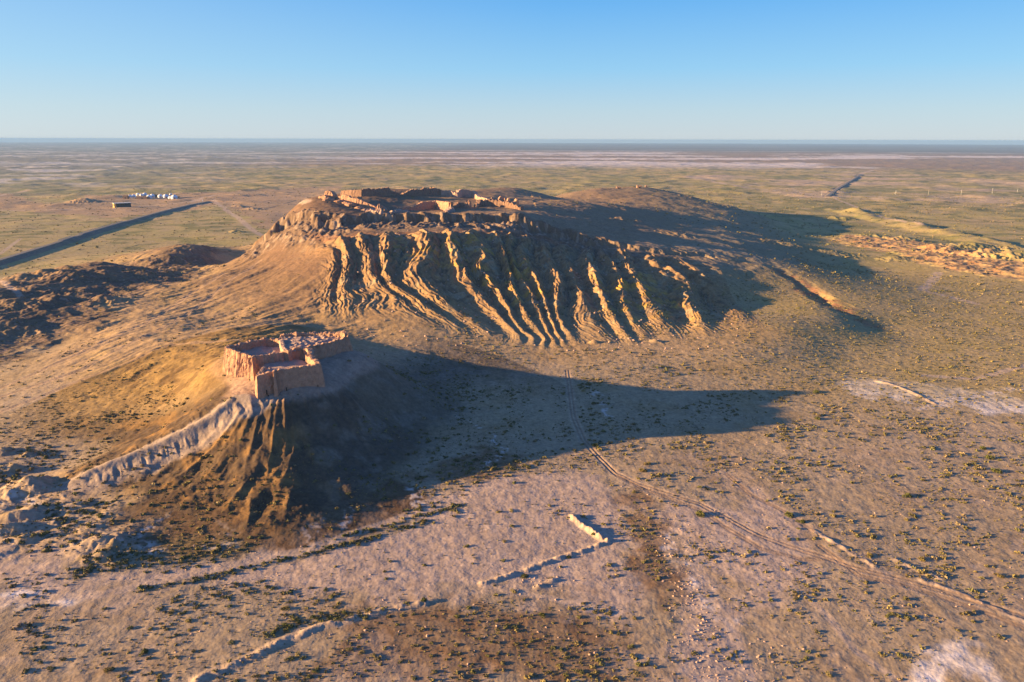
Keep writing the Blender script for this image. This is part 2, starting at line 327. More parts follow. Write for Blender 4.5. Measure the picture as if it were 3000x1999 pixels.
    if m.any():
        X, Y = x[m], y[m]; R = rh[m]; an = np.arctan2(dyh[m], dxh[m]); b0 = base[m]
        fl = sm(b0, .8, 5)*(1-sm(b0, 27, 33.5))
        frt = sm(-np.sin(an), -.1, .5)
        wob = fbm(X/45, Y/45, 2, 51)*.07
        ribs = ridged((an+wob)*5.5, R/70, 2, 53)
        dsp, _ = seg_dist(X, Y, SPUR); fl = fl*(.12+.88*sm(dsp, 4, 17))
        z[m] += fl*(ribs*(.3+frt*.7)-.35*frt+frt*fbm(X/13, Y/13, 4, 52)*1.0)+sm(b0, 1, 6)*(1-sm(b0, 33, 35))*fbm(X/8, Y/8, 3, 55)*.35
        # serrated spur face
        d, _ = seg_dist(X, Y, SPUR); k = (1-sm(d, 2, 14))*sm(b0, 1.5, 5)
        k = k*(1-sm(b0, 29, 33))
        z[m] += k*2.2*(1-sm(d, 0, 5))+(k*sm(d, 2, 5))*ridged(X/7.5+Y/12, Y/26, 3, 57)*.7
    # hummocks, banks, mounds
    wk = (z > -5) & (y > 150) & (r < 2200)
    if wk.any():
        X, Y = x[wk], y[wk]
        dark = poly_mask(X, Y, DARKW, 20)
        z[wk] += mounds(X, Y, HUM)+mounds(X, Y, MND)+dark*(ridged(X/48, Y/34, 4, 95)*1.5-.8)
    lft = (x < -110) & (x > -260) & (y > 240) & (y < 345)
    if lft.any():
        X, Y = x[lft], y[lft]; k = poly_mask(X, Y, BADL, 14)
        z[lft] += k*(ridged(X/17, Y/9, 4, 131)*.55+.1)
    for P, hh, ww in BERM:
        m = near(x, y, P, ww*4)
        if m.any():
            X, Y = x[m], y[m]; d, pr = seg_dist(X+fbm(X/9, Y/9, 2, 99)*.9, Y, P)
            e = .9+fbm(X/5, Y/5, 4, 101)*.9
            z[m] += hh*np.clip(1.1-d/ww, 0, 1)*np.clip(e, .05, 1.4)
    for P, hh, top in ((ROAD1, RH1, 5.0), (ROAD2, RH2, 6.5)):
        m = near(x, y, P, 60)
        if m.any():
            X, Y = x[m], y[m]; d, pr = seg_dist(X, Y, P)
            if P is ROAD1: hh = RH1*(1-.55*sm(pr, 5.5, 8))
            tgt = hh*np.clip(1-(d-top)/(1.7*hh), 0, 1); z[m] = np.maximum(z[m]*sm(d, top, top+6), tgt)
    for P, hh, ww in RG:
        m = near(x, y, P, ww*2)
        if m.any():
            X, Y = x[m], y[m]; d, pr = seg_dist(X+fbm(X/50, Y/50, 2, 115)*9, Y+fbm(X/50, Y/50, 2, 117)*9, P)
            z[m] += hh*(1-sm(d, 0, ww))*(.75+.6*fbm(X/70, Y/70, 2, 119))
    for P in WASH:
        m = near(x, y, P, 20)
        if m.any():
            X, Y = x[m], y[m]; d, pr = seg_dist(X+fbm(X/20, Y/20, 2, 105)*5, Y+fbm(X/20, Y/20, 2, 107)*5, P)
            z[m] -= 3.2*sm(1-d/13, 0, 1)*(.6+.5*fbm(X/25, Y/25, 2, 109))*sm(base[m], 2, 12)
    m = (base > 12) & (y > 560) & (x > 30)
    if m.any():
        X, Y = x[m], y[m]; z[m] += sm(base[m], 12, 25)*(fbm(X/45, Y/30, 4, 111)*1.5)
    m = (base > 60) & (y > 600)
    if m.any():
        X, Y = x[m], y[m]; z[m] += fbm(X/30, Y/30, 4, 113)*.8*sm(base[m], 60, 75)
    # rocks of the eastern outcrop
    m = near(x, y, OUTC, 40)
    if m.any():
        X, Y = x[m], y[m]; k = poly_mask(X, Y, OUTC, 14); z[m] += k*(ridged(X/30, Y/16, 4, 121)*1.6-.5)
    # vehicle tracks pressed in
    for P, ww, dep in TRK:
        m = near(x, y, P, 6)
        if m.any():
            d, _ = seg_dist(x[m], y[m], P); d = np.abs(d-ww); z[m] -= dep*np.clip(1-d/.8, 0, 1)
    if fine:
        m = r < 1300
        z[m] += fbm(x[m]/5, y[m]/5, 3, 141)*.14
    return z.reshape(sh)
SPUR = pix('735,1172 690,1172 620,1230 550,1268 470,1308 380,1345 290,1380 200,1420 160,1440')
DARKW = pix('0,860 120,830 220,800 360,775 520,740 620,730 640,765 560,810 430,850 340,890 300,960 180,1000 60,1050 -150,1120 -300,980')
BADL = pix('-60,1330 60,1350 150,1440 330,1480 400,1560 330,1640 100,1620 -80,1640')
OUTC = pix('2470,692 2600,700 2720,715 2840,735 2940,765 3040,775 3040,825 2940,812 2800,795 2680,762 2560,730 2440,705')
TRKP = [('1662,1085 1668,1130 1680,1220 1710,1290 1745,1330 1800,1385 1870,1420 1960,1450 2050,1478 2130,1520 2220,1570 2320,1605 2420,1635 2520,1672 2640,1700 2760,1732 2880,1768 3060,1830', 1.0, .22),
        ('1745,1330 1810,1395 1890,1435 1980,1470 2060,1500 2130,1550 2230,1610 2350,1640 2430,1640', .8, .12),
        ('2400,1600 2520,1690 2640,1715 2760,1750 2900,1800 3050,1860', .8, .12),
        ('2130,1390 2200,1450 2300,1500 2378,1556', .7, .1), ('700,1000 500,1010 200,1130 0,1210', .9, .2), ('0,1165 250,1080 480,960 640,850 760,760', .9, .2), ('0,1140 200,1050 420,950 560,860 660,800', .9, .2)]
TRK = [(pix(t), a, b) for t, a, b in TRKP]
# ---------------------------------------------------------------- ground colours (what each surface is made of, with shade on the dark west)
def lerp(c, k, col): return c+(np.asarray(col, float)-c)*k[:, None]
SALT = [pix(t) for t in ['2440,1120 2560,1105 2700,1125 2850,1140 3060,1180 3060,1225 2900,1210 2700,1175 2560,1170 2480,1150',
    '2640,1960 2720,1915 2820,1900 2900,1930 2890,1975 2780,1999 2680,1995', '0,1740 90,1755 220,1750 180,1775 60,1775 0,1775']]
PINK = [pix(t) for t in ['820,1570 1100,1490 1420,1400 1560,1370 1760,1400 1850,1480 1840,1560 1900,1700 1900,1790 1750,1760 1500,1740 1350,1740 1100,1760 800,1700 500,1700 200,1740 -50,1760 -50,1620 250,1640 500,1640',
    '1900,1480 2050,1500 2230,1450 2320,1500 2400,1600 2380,1680 2250,1760 2080,1700 1980,1600', '1950,1560 2030,1640 2140,1800 2200,1999 1960,1999 1970,1800 1990,1700']]
DARKS = [pix(t) for t in ['1800,1440 1900,1460 1960,1560 1975,1640 2010,1760 1960,1790 1860,1700 1850,1560', '1000,1790 1300,1770 1560,1770 1800,1840 1880,1999 900,1999 1000,1900',
    '380,1560 620,1545 900,1540 1180,1500 1200,1430 1060,1490 800,1580 600,1620 420,1600', '1180,1400 1300,1350 1400,1310 1560,1350 1440,1400 1250,1420']]
SALTL = [(pix(t), w) for t, w in [('650,1380 680,1450 660,1530 690,1590 640,1600', 3), ('520,1470 420,1560 380,1590 460,1600', 2.6), ('900,1400 960,1470 930,1530 900,1570', 3), ('1000,1440 1020,1500 1010,1540', 2.4), ('1210,1430 1240,1480 1200,1530', 2.5), ('1500,1050 1620,1090 1700,1110 1760,1160 1790,1220', 1.6),
    ('1340,1220 1440,1270 1480,1320 1420,1370', 1.6), ('2700,1200 2800,1170 2900,1150 3050,1130', 3), ('330,1635 430,1625 500,1610', 1.2), ('0,1480 60,1460 120,1480', 2), ('1950,1570 2000,1640 2080,1740 2150,1830', 3.2), ('700,1200 640,1290 560,1360', 2)]]
GREENL = [(pix(t), w) for t, w in [('520,1600 700,1610 480,1650 300,1640 240,1680 420,1645', 6), ('400,1730 620,1690 830,1640 1000,1600 1150,1560 1250,1530', 2.5), ('1000,1570 1150,1540 1350,1480', 2.2), ('780,1860 900,1820 1060,1800', 3)]]
OCH = [pix(t) for t in ['1150,700 1330,690 1480,700 1560,800 1640,900 1520,900 1400,830 1280,790 1160,780', '1760,830 1900,800 2010,860 2080,990 1960,960 1840,940 1760,900']]
def colour(x, y, z, nz):
    n = len(x); r = np.hypot(x, y); base = macro(x, y)
    n1 = fbm(x/38, y/38, 4, 201); n2 = fbm(x/9, y/9, 3, 203); n3 = fbm(x/160, y/160, 3, 207); n4 = fbm(x/3, y/3, 2, 209)
    c = np.zeros((n, 3)); c[:] = (.345, .25, .15)                       # dry tan earth
    c = lerp(c, sm(n1, -.1, .7)*.5, (.30, .19, .085))
    c = lerp(c, sm(n3+n2*.3, .1, .8)*.45, (.42, .31, .22))
    # foreground flats
    fg = (1-sm(y, 330, 400))*(1-sm(base, .6, 2.5))
    c = lerp(c, fg*.4, (.34, .255, .185)); c = lerp(c, fg*sm(n2+n1*.6, .1, .7)*.4, (.25, .165, .10))
    for P in PINK: c = lerp(c, poly_mask(x, y, P, 12)*(1-sm(base, .8, 2.5))*.85, (.42, .31, .25))
    c = lerp(c, fg*.2*sm(n1, 0, .8), (.30, .18, .10))
    for P in DARKS: c = lerp(c, poly_mask(x, y, P, 8)*(.6+.3*sm(n2, -.3, .5)), (.17, .095, .048))
    c = lerp(c, sm(n1+n2*.5, .35, .8)*fg*.22, (.50, .41, .35))
    for P in SALT: c = lerp(c, poly_mask(x, y, P, 9)*(.8+.2*sm(n2, -.4, .4)), (.68, .58, .53))
    # scrubby plain to the right and behind: olive-gold
    gr = sm(x+.25*(y-400), 120, 330)*sm(y, 380, 460)*(1-sm(base, 14, 30))
    c = lerp(c, gr*(.55+.3*sm(n1, -.4, .5)), (.345, .25, .095))
    bk = sm(r, 900, 1150)*(1-sm(base, 6, 20))
    c = lerp(c, bk*(.5+.4*sm(n1+n3, -.5, .5)), (.345, .275, .10))
    dist = np.log(np.maximum(r, 1))
    big = fbm(x/900, y/500, 4, 231); big2 = fbm(x/380, y/260, 4, 233); big3 = fbm(x/2600, y/900, 4, 237)
    c = lerp(c, sm(big2, .15, .5)*sm(r, 1100, 1500)*.55, (.42, .29, .15))
    c = lerp(c, sm(-big2, .1, .5)*sm(r, 1300, 1900)*.55, (.15, .15, .06))
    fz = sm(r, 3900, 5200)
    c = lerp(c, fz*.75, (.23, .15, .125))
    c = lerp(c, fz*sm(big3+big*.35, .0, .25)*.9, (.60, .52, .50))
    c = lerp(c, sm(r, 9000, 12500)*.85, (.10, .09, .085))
    t1 = fbm(x/48, y/40, 4, 241); t2 = fbm(x/150, y/120, 3, 243); gk = bk*(1-sm(r, 4200, 5400)); c = lerp(c, gk*sm(t1+t2*.5, .05, .5)*.6, (.105, .115, .035)); c = lerp(c, gk*sm(-t1+t2*.4, .25, .65)*.6, (.40, .29, .15))
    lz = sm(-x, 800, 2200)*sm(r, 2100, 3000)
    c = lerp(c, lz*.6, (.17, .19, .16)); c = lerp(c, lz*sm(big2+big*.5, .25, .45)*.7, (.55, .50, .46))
    # road flats at the right back
    rf = in_poly(x, y, RFLAT)*1.0; c = lerp(c, rf*sm(big2+n1*.6, -.4, .5)*.7, (.46, .33, .24))
    lf = poly_mask(x, y, LFLAT, 25); c = lerp(c, lf*.7, (.38, .235, .15))
    # western apron
    ap = sm(base, 3, 10)*(1-sm(base, 38, 60))*(1-sm(x, -130, -40))*sm(y, 385, 440)
    c = lerp(c, ap*.6, (.35, .215, .105)); c = lerp(c, sm(base, 16, 30)*ap*.55, (.24, .14, .075)); c = lerp(c, ap*sm(n1, 0, .6)*.35, (.42, .29, .12))
    fan = sm(base, 13, 26)*(1-sm(x, -70, 10))*sm(y, 520, 570); c = lerp(c, fan*(.55+.25*sm(n1, -.4, .4)), (.19, .115, .062))
    dk = poly_mask(x, y, DARKW, 26); c = lerp(c, dk*(.6+.35*sm(n2+n1, -.5, .4)), (.12, .078, .055))  # dark gravel, with the slope's shade put into the colour too
    c = lerp(c, dk*sm(n2+n4, .5, .9)*.5, (.34, .22, .16))
    # mesa top and flanks
    mt = sm(base, 30, 50)*sm(y, 560, 600)
    c = lerp(c, mt*.75, (.235, .145, .085)); c = lerp(c, mt*sm(n1, .1, .7)*.4, (.30, .21, .12))
    le = sm(base, 25, 45)*(1-sm(x, -160, -110))*sm(y, 600, 640); c = lerp(c, le*.7, (.16, .09, .055))
    rt = sm(base, 8, 20)*sm(x, 150, 300)*sm(y, 560, 600); c = lerp(c, rt*.5, (.19, .15, .085))
    m = near(x, y, SCARP, 60) & (base > 1)
    if m.any():
        X, Y = x[m], y[m]; s, amp, t, soft, dt = scarp_parts(X, Y); cc = c[m]
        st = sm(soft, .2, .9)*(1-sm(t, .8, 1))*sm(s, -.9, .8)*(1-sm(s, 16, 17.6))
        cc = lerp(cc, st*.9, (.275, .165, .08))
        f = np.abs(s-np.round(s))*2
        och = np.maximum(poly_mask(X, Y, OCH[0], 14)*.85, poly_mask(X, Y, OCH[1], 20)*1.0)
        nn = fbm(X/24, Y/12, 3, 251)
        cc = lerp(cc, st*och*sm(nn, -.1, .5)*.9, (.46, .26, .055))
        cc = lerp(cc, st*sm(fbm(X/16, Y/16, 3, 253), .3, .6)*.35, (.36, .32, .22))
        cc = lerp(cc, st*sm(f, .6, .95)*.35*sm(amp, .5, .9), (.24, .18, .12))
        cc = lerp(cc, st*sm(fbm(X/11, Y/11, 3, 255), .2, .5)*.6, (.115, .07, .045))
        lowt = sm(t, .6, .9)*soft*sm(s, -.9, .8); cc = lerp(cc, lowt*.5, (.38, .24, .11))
        Xw = X+fbm(X/18, Y/18, 4, 82)*7; Yw = Y+fbm(X/18, Y/18, 4, 83)*7; q_ = plat_dist(Xw, Yw)
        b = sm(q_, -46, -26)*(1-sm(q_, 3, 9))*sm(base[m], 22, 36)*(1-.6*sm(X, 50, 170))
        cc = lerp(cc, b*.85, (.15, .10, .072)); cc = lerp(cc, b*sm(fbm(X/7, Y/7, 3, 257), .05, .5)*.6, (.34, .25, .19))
        bb = (1-sm(np.abs(dt-2), 2, 6))*sm(X, -230, -180)*(1-sm(X, 40, 90)); cc = lerp(cc, bb*.35, (.26, .10, .05))
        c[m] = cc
    # eastern red rocks
    m = near(x, y, OUTC, 40)
    if m.any():
        X, Y = x[m], y[m]; k = poly_mask(X, Y, OUTC, 24); cc = c[m]
        cc = lerp(cc, k*.8, (.42, .26, .13)); q = fbm(X/20, Y/14, 3, 261); cc = lerp(cc, k*sm(q, .1, .5)*.6, (.42, .19, .08)); cc = lerp(cc, k*sm(-q, .15, .4)*.8, (.14, .09, .07)); c[m] = cc
    for P in WASH[:2]:
        m = near(x, y, P, 25)
        if m.any():
            d, _ = seg_dist(x[m], y[m], P); c[m] = lerp(c[m], (1-sm(d, 4, 14))*.7*sm(n2[m], -.4, .3), (.26, .10, .055))
    c = lerp(c, poly_mask(x, y, APRON, 7)*(.7+.3*sm(n2, -.4, .4)), (.115, .065, .033))
    # small hill: dark gravel over ochre marl, pale clay spur
    rh = np.hypot(x-HC[0], y-HC[1]); m = (rh < 170) & (base > .3)
    if m.any():
        X, Y = x[m], y[m]; cc = c[m]; b0 = base[m]; an = np.arctan2(Y-HC[1], X-HC[0])
        fl = sm(b0, .5, 4)
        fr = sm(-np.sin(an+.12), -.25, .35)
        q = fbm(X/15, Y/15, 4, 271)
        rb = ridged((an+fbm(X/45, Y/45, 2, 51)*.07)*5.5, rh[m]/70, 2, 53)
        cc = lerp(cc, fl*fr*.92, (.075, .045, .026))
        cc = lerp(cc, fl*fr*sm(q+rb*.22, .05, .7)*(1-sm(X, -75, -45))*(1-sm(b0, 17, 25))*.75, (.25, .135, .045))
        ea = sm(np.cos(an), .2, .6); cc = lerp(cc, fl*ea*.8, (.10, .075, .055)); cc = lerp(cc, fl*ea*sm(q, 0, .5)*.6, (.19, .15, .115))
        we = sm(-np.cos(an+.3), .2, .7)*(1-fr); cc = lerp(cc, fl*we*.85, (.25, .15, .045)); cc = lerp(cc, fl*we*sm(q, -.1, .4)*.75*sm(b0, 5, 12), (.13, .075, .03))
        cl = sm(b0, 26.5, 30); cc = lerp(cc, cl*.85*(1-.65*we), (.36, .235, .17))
        d, _ = seg_dist(X, Y, SPUR); fc = sm(SIDE(X, Y), -3, 2)
        k = (1-sm(d+fbm(X/9, Y/9, 3, 273)*2.5, 2.5+fc*8, 5+fc*10)); cc = lerp(cc, k*.9*sm(b0, .5, 2), (.33, .25, .20))
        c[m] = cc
    lf = poly_mask(x, y, BADL, 14); c = lerp(c, lf*.5, (.40, .29, .21)); c = lerp(c, lf*sm(n2, .1, .5)*.6, (.22, .15, .07))
    for P, wd in SALTL:
        m = near(x, y, P, wd*5)
        if m.any():
            d, _ = seg_dist(x[m]+n2[m]*4, y[m]+n4[m]*2, P); c[m] = lerp(c[m], (1-sm(d, wd*.4, wd*1.6))*.75*sm(n4[m]+n2[m], -.3, .5)*(1-sm(base[m], .8, 3)), (.56, .46, .40))
    for P, wd in GREENL:
        m = near(x, y, P, wd*5)
        if m.any():
            d, _ = seg_dist(x[m]+n2[m]*4, y[m], P); c[m] = lerp(c[m], (1-sm(d, wd*.5, wd*1.6))*.4, (.17, .13, .05))
    for P, hh, ww in BERM:
        m = near(x, y, P, ww*4)
        if m.any():
            d, _ = seg_dist(x[m], y[m], P); c[m] = lerp(c[m], (1-sm(d, ww*.6, ww*1.3))*.7, (.44, .32, .235))
    for P, ww, dep in TRK:
        m = near(x, y, P, 8)
        if m.any():
            d, _ = seg_dist(x[m], y[m], P); k = (1-sm(np.abs(d-ww), .3, .9)); c[m] = lerp(c[m], (1-sm(d, 1.8, 3.4))*.35, (.46, .33, .24)); c[m] = lerp(c[m], k*.55, (.24, .14, .08))
    for P, wd in PATHS:
        m = near(x, y, P, wd*3)
        if m.any():
            d, _ = seg_dist(x[m], y[m], P); c[m] = lerp(c[m], (1-sm(d, wd*.6, wd*1.3))*.75, (.45, .33, .25))
    # embankment sides and grit
    for P, tp, hh in ((ROAD1, 6, RH1), (ROAD2, 12, RH2)):
        m = near(x, y, P, 50)
        if m.any():
            d, _ = seg_dist(x[m], y[m], P); c[m] = lerp(c[m], (1-sm(d, tp+hh*1.6, tp+hh*1.8))*.8, (.19, .15, .12))
    k = 1+n4*.16+n2*.12
    return np.clip(c*k[:, None], .015, .8)
def SIDE(X, Y):                         # >0 on the gullied (south-east) face of the spur
    P0, P1 = SPUR[0], SPUR[-1]; d = P1-P0; d = d/np.hypot(*d)
    return (X-P0[0])*(-d[1])*-1*-1+(Y-P0[1])*d[0]
RFLAT = pix('2300,520 2500,500 3100,540 3100,600 2700,590 2380,590 2000,520 2100,505')
LFLAT = pix('150,600 300,572 560,568 1000,545 1000,580 640,600 500,625 330,640 0,615 -200,640 -200,560 0,565')
APRON = pix('300,1530 450,1450 700,1470 1000,1450 1180,1400 1260,1450 1180,1530 1080,1575 860,1625 600,1632 420,1612')
PATHS = [(pix('1985,1500 2020,1620 2085,1740 2150,1860 2195,1999'), 2.6), (pix('-60,1765 300,1742 600,1672 900,1612 1200,1508 1420,1446 1700,1420'), 2.6), (pix('1330,1700 1600,1750 1800,1800'), 1.5), (pix('2640,1999 2500,1900 2420,1800 2300,1700'), 1.5)]+[(pix(t), w) for t, w in [('2425,575 2480,595 2540,622 2600,650 2700,670', 5), ('0,617 200,618 330,612 450,602 560,592 620,585 900,600', 6), ('560,592 620,575 640,572', 6), ('2520,512 2560,498 2640,494', 10), ('2000,515 2200,555 2425,572', 7), ('2425,575 2700,578 2900,585', 9), ('-300,640 0,617', 6), ('2860,890 2700,850 2750,800', 5), ('80,560 0,575 -200,580', 8), ('2700,1100 2860,1110 3050,1060', 3), ('60,870 -60,830 -100,780 0,745 60,700', 3)]]
# ---------------------------------------------------------------- terrain mesh: rings that widen with distance
def build_terrain():
    az = np.radians(np.linspace(-46, 46, 1640))
    rr = [60.0]
    while rr[-1] < 35000:
        q = rr[-1]
        if q < 240: d = .75
        elif q < 860: d = .68
        elif q < 1050: d = 1.1
        else: d = 1.1+(q-1050)*.006
        if q > 3000: d = q*.0045
        rr.append(q+d)
    rr[-1] = 35000.0; rr = np.array(rr)
    RR, AZ = np.meshgrid(rr, az, indexing='ij'); X = (RR*np.sin(AZ)).ravel(); Y = (RR*np.cos(AZ)).ravel()
    Z = H(X, Y); Z = np.where(RR.ravel() > 1600, Z, Z)
    nr, na = len(rr), len(az)
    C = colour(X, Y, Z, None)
    print('terrain', nr, na, nr*na)
    # true surface normals for both sheets
    Pm = np.stack([X, Y, Z], 1).reshape(nr, na, 3)
    dr = np.gradient(Pm, axis=0); da = np.gradient(Pm, axis=1); N = np.cross(da, dr); N /= np.linalg.norm(N, axis=2, keepdims=True)
    N = N.reshape(-1, 3)
    idx = np.arange(nr*na).reshape(nr, na)
    q = np.stack([idx[:-1, :-1], idx[:-1, 1:], idx[1:, 1:], idx[1:, :-1]], 2).reshape(-1, 4)[:, ::-1]
    bx = X[q[:, 0]]; by = Y[q[:, 0]]; mb = macro(bx, by)
    small = (np.hypot(bx-HC[0], by-HC[1]) < 165) & (mb > 1.2) & (by < 445+.15*bx)
    big = (mb > 9) & ~small & (by > 400) & (bx > -400) & (bx < 420)
    tag_ = np.where(small, 1, np.where(big, 2, 0))
    for k, name in ((0, 'ground'), (1, 'hill'), (2, 'hill')):
        f = q[tag_ == k]; used = np.unique(f); rem = np.full(nr*na, -1); rem[used] = np.arange(len(used)); f = rem[f]
        me = bpy.data.meshes.new(name); me.vertices.add(len(used)); me.loops.add(f.size); me.polygons.add(len(f))
        me.vertices.foreach_set('co', np.stack([X[used], Y[used], Z[used]], 1).astype(np.float32).ravel())
        me.loops.foreach_set('vertex_index', f.ravel().astype(np.int32))
        me.polygons.foreach_set('loop_start', np.arange(0, f.size, 4, dtype=np.int32))
        me.update(calc_edges=True)
        me.polygons.foreach_set('use_smooth', np.ones(len(f), bool))
        ca = me.attributes.new('soil', 'FLOAT_COLOR', 'POINT')
        ca.data.foreach_set('color', np.concatenate([C[used], np.ones((len(used), 1))], 1).astype(np.float32).ravel())
        me.materials.append(MAT_GROUND)
        o = bpy.data.objects.new(name, me); sc.collection.objects.link(o); o['kind'] = 'structure'
def mat(name, col, rough=.9, vary=.25, scale=2.0, bump=.0, bscale=6.0, attr=None):
    m = bpy.data.materials.new(name); m.use_nodes = True; nt = m.node_tree; N = nt.nodes; L = nt.links
    p = N['Principled BSDF']; p.inputs['Roughness'].default_value = rough; p.inputs['Specular IOR Level'].default_value = .15
    tc = N.new('ShaderNodeNewGeometry')
    nz = N.new('ShaderNodeTexNoise'); nz.inputs['Scale'].default_value = scale; nz.inputs['Detail'].default_value = 9; nz.inputs['Roughness'].default_value = .78
    L.new(tc.outputs['Position'], nz.inputs['Vector'])
    mr = N.new('ShaderNodeMapRange'); mr.inputs[1].default_value = .3; mr.inputs[2].default_value = .7; mr.inputs[3].default_value = 1-vary; mr.inputs[4].default_value = 1+vary
    L.new(nz.outputs['Fac'], mr.inputs[0])
    mx = N.new('ShaderNodeMix'); mx.data_type = 'RGBA'; mx.blend_type = 'MULTIPLY'; mx.inputs['Factor'].default_value = 1
    if attr:
        a = N.new('ShaderNodeAttribute'); a.attribute_name = attr; L.new(a.outputs['Color'], mx.inputs['A'])
    else: mx.inputs['A'].default_value = (*col, 1)
    L.new(mr.outputs[0], mx.inputs['B']); L.new(mx.outputs['Result'], p.inputs['Base Color'])
    if bump:
        nb = N.new('ShaderNodeTexNoise'); nb.inputs['Scale'].default_value = bscale; nb.inputs['Detail'].default_value = 6; L.new(tc.outputs['Position'], nb.inputs['Vector'])
        b = N.new('ShaderNodeBump'); b.inputs['Strength'].default_value = 1; b.inputs['Distance'].default_value = bump; L.new(nb.outputs['Fac'], b.inputs['Height']); L.new(b.outputs[0], p.inputs['Normal'])
    return m
MAT_GROUND = mat('ground_soil', None, .95, .34, .55, .16, .9, 'soil')
build_terrain()
# ---------------------------------------------------------------- object helpers
def tag(o, label=None, cat=None, group=None, kind=None):
    if label: o['label'] = label
    if cat: o['category'] = cat
    if group: o['group'] = group
    if kind: o['kind'] = kind
    return o
def obj(name, V, F, m, parent=None, loc=(0, 0, 0), smooth=False):
    me = bpy.data.meshes.new(name); me.from_pydata([tuple(map(float, v)) for v in V], [], [tuple(map(int, f)) for f in F])
    me.materials.append(m)
    if smooth: me.polygons.foreach_set('use_smooth', [True]*len(me.polygons))
    me.update()
    o = bpy.data.objects.new(name, me); sc.collection.objects.link(o); o.location = loc
    if parent: o.parent = parent
    return o
def empty(name, loc, rz=0):
    o = bpy.data.objects.new(name, None); sc.collection.objects.link(o); o.location = loc; o.rotation_euler = (0, 0, rz); o.empty_display_size = 1; return o
def copy_tree(o, parent=None):
    c = o.copy(); sc.collection.objects.link(c)
    if parent: c.parent = parent
    for ch in o.children: copy_tree(ch, c)
    return c
def Hs(x, y): return float(H(np.array([float(x)]), np.array([float(y)]))[0])
def n1(x, y, s=0, o=3): return float(fbm(np.array([x]), np.array([y]), o, s)[0])
MUD = mat('sun_dried_mud_brick', (.38, .22, .145), .95, .36, .5, .22, 1.1)
MUDL = mat('weathered_mud', (.40, .27, .21), .95, .25, .5, .2, 1.2)
MUD_SHADE = mat('shaded_mud', (.23, .14, .10), .95, .25, .5, .2, 1.2)  # same mud with the shade of unlit fort walls put into its colour
SLOT = mat('opening_shade', (.05, .03, .022), 1, .1)  # flat dark colour stands for the shade inside slots and doorways
def resample(P, step):
    out = []
    for i in range(len(P)-1):
        a = np.array(P[i], float); b = np.array(P[i+1], float); n = max(1, int(np.hypot(*(b-a)[:2])/step))
        for k in range(n): out.append(a+(b-a)*k/n)
    out.append(np.array(P[-1], float)); return np.array(out)
def wall_mesh(P, inward, thick, batter=1.2, flute=0., fl_len=2.4, rough=.25, top_rough=.5, step=.55, vs=.8, zbot=None, seed=0, closed=False, courses=False, thin=0.0):
    """P rows x, y, ztop along the outer top edge; inward = +1/-1 side (left/right of travel) where the wall body lies."""
    R = resample(list(P)+([P[0]] if closed else []), step); n = len(R)
    T = np.gradient(R[:, :2], axis=0)
    if closed: T[0] = T[-1] = R[1, :2]-R[-2, :2]
    T /= np.linalg.norm(T, axis=1)[:, None]+1e-9
    for _ in range(2): T[1:-1] = (T[:-2]+T[1:-1]*2+T[2:])/4
    T /= np.linalg.norm(T, axis=1)[:, None]+1e-9
    Nn = np.stack([-T[:, 1], T[:, 0]], 1)*inward        # towards the body
    s = np.concatenate([[0], np.cumsum(np.hypot(*(R[1:, :2]-R[:-1, :2]).T))])
    if closed: s = s
    gz = H(R[:, 0], R[:, 1])
    bot = (gz-3.0) if zbot is None else np.minimum(np.full(n, float(zbot)), gz-1.5)
    zt = R[:, 2]+fbm(s/3.1+seed, s*0+seed, 3, 301+seed)*top_rough+fbm(s/.9, s*0+seed, 2, 302)*top_rough*.35
    zt = np.maximum(zt, gz+.2)
    hmax = float((zt-bot).max()); nv = max(4, int(hmax/vs))
    V = []; F = []
    fl = np.abs(((s/fl_len+fbm(s/6, s*0+3, 2, 305+seed)*.6) % 1)-.5)*2
    for j in range(nv+1):
        q = j/nv; z = bot+(zt-bot)*q; dd = (zt-z)
        e = fbm(s/2.2+seed, z/3.0, 3, 311+seed)*rough + fbm(s/.8, z/5, 2, 313)*rough*.4
        g = flute*(fl**.6)*(.35+.65*np.sin(np.clip(q, 0, 1)*math.pi*.6+.5))
        out = -batter*dd/8.0 + e + g
        if courses: out = out+np.where((np.floor(z/1.1) % 2) > 0, .05, 0)
        out[0:1] += 0
        V.append(np.stack([R[:, 0]+Nn[:, 0]*out, R[:, 1]+Nn[:, 1]*out, z], 1))
    th = thick*(1-thin*np.abs(fbm(s/5, s*0, 2, 321+seed)))
    for (fr, drop) in ((.3, -.05), (.65, .05), (1.0, .25)):
        z = zt-drop*1.0+fbm(s/1.4, s*0+fr*7, 3, 331+seed)*top_rough*.5
        V.append(np.stack([R[:, 0]+Nn[:, 0]*th*fr, R[:, 1]+Nn[:, 1]*th*fr, z], 1))
    for j in range(1, nv+1):
        q = j/nv; z = zt-.25+(bot-zt)*q
        e = fbm(s/2+9+seed, z/2.5, 3, 341+seed)*rough
        V.append(np.stack([R[:, 0]+Nn[:, 0]*(th+.5*q+e), R[:, 1]+Nn[:, 1]*(th+.5*q+e), z], 1))
    m = len(V); V = np.array(V)
    if closed: V[:, -1] = V[:, 0]
    V = V.reshape(-1, 3)
    for j in range(m-1):
        for i in range(n-1):
            a = j*n+i; F.append((a, a+1, a+n+1, a+n))
    if not closed:                                      # close both ends
        F.append([j*n for j in range(m)]); F.append([j*n+n-1 for j in range(m-1, -1, -1)])
    if inward < 0: F = [tuple(reversed(f)) for f in F]
    return V, F
def zz(s, z):                                           # "u,v u,v,z" with a wall-top height -> rows x, y, z
    out = []
    for t in s.split():
        p = list(map(float, t.split(','))); zt = p[2] if len(p) > 2 else z
        x, y = at_z(p[0], p[1], zt); out.append((float(x), float(y), zt))
    return out
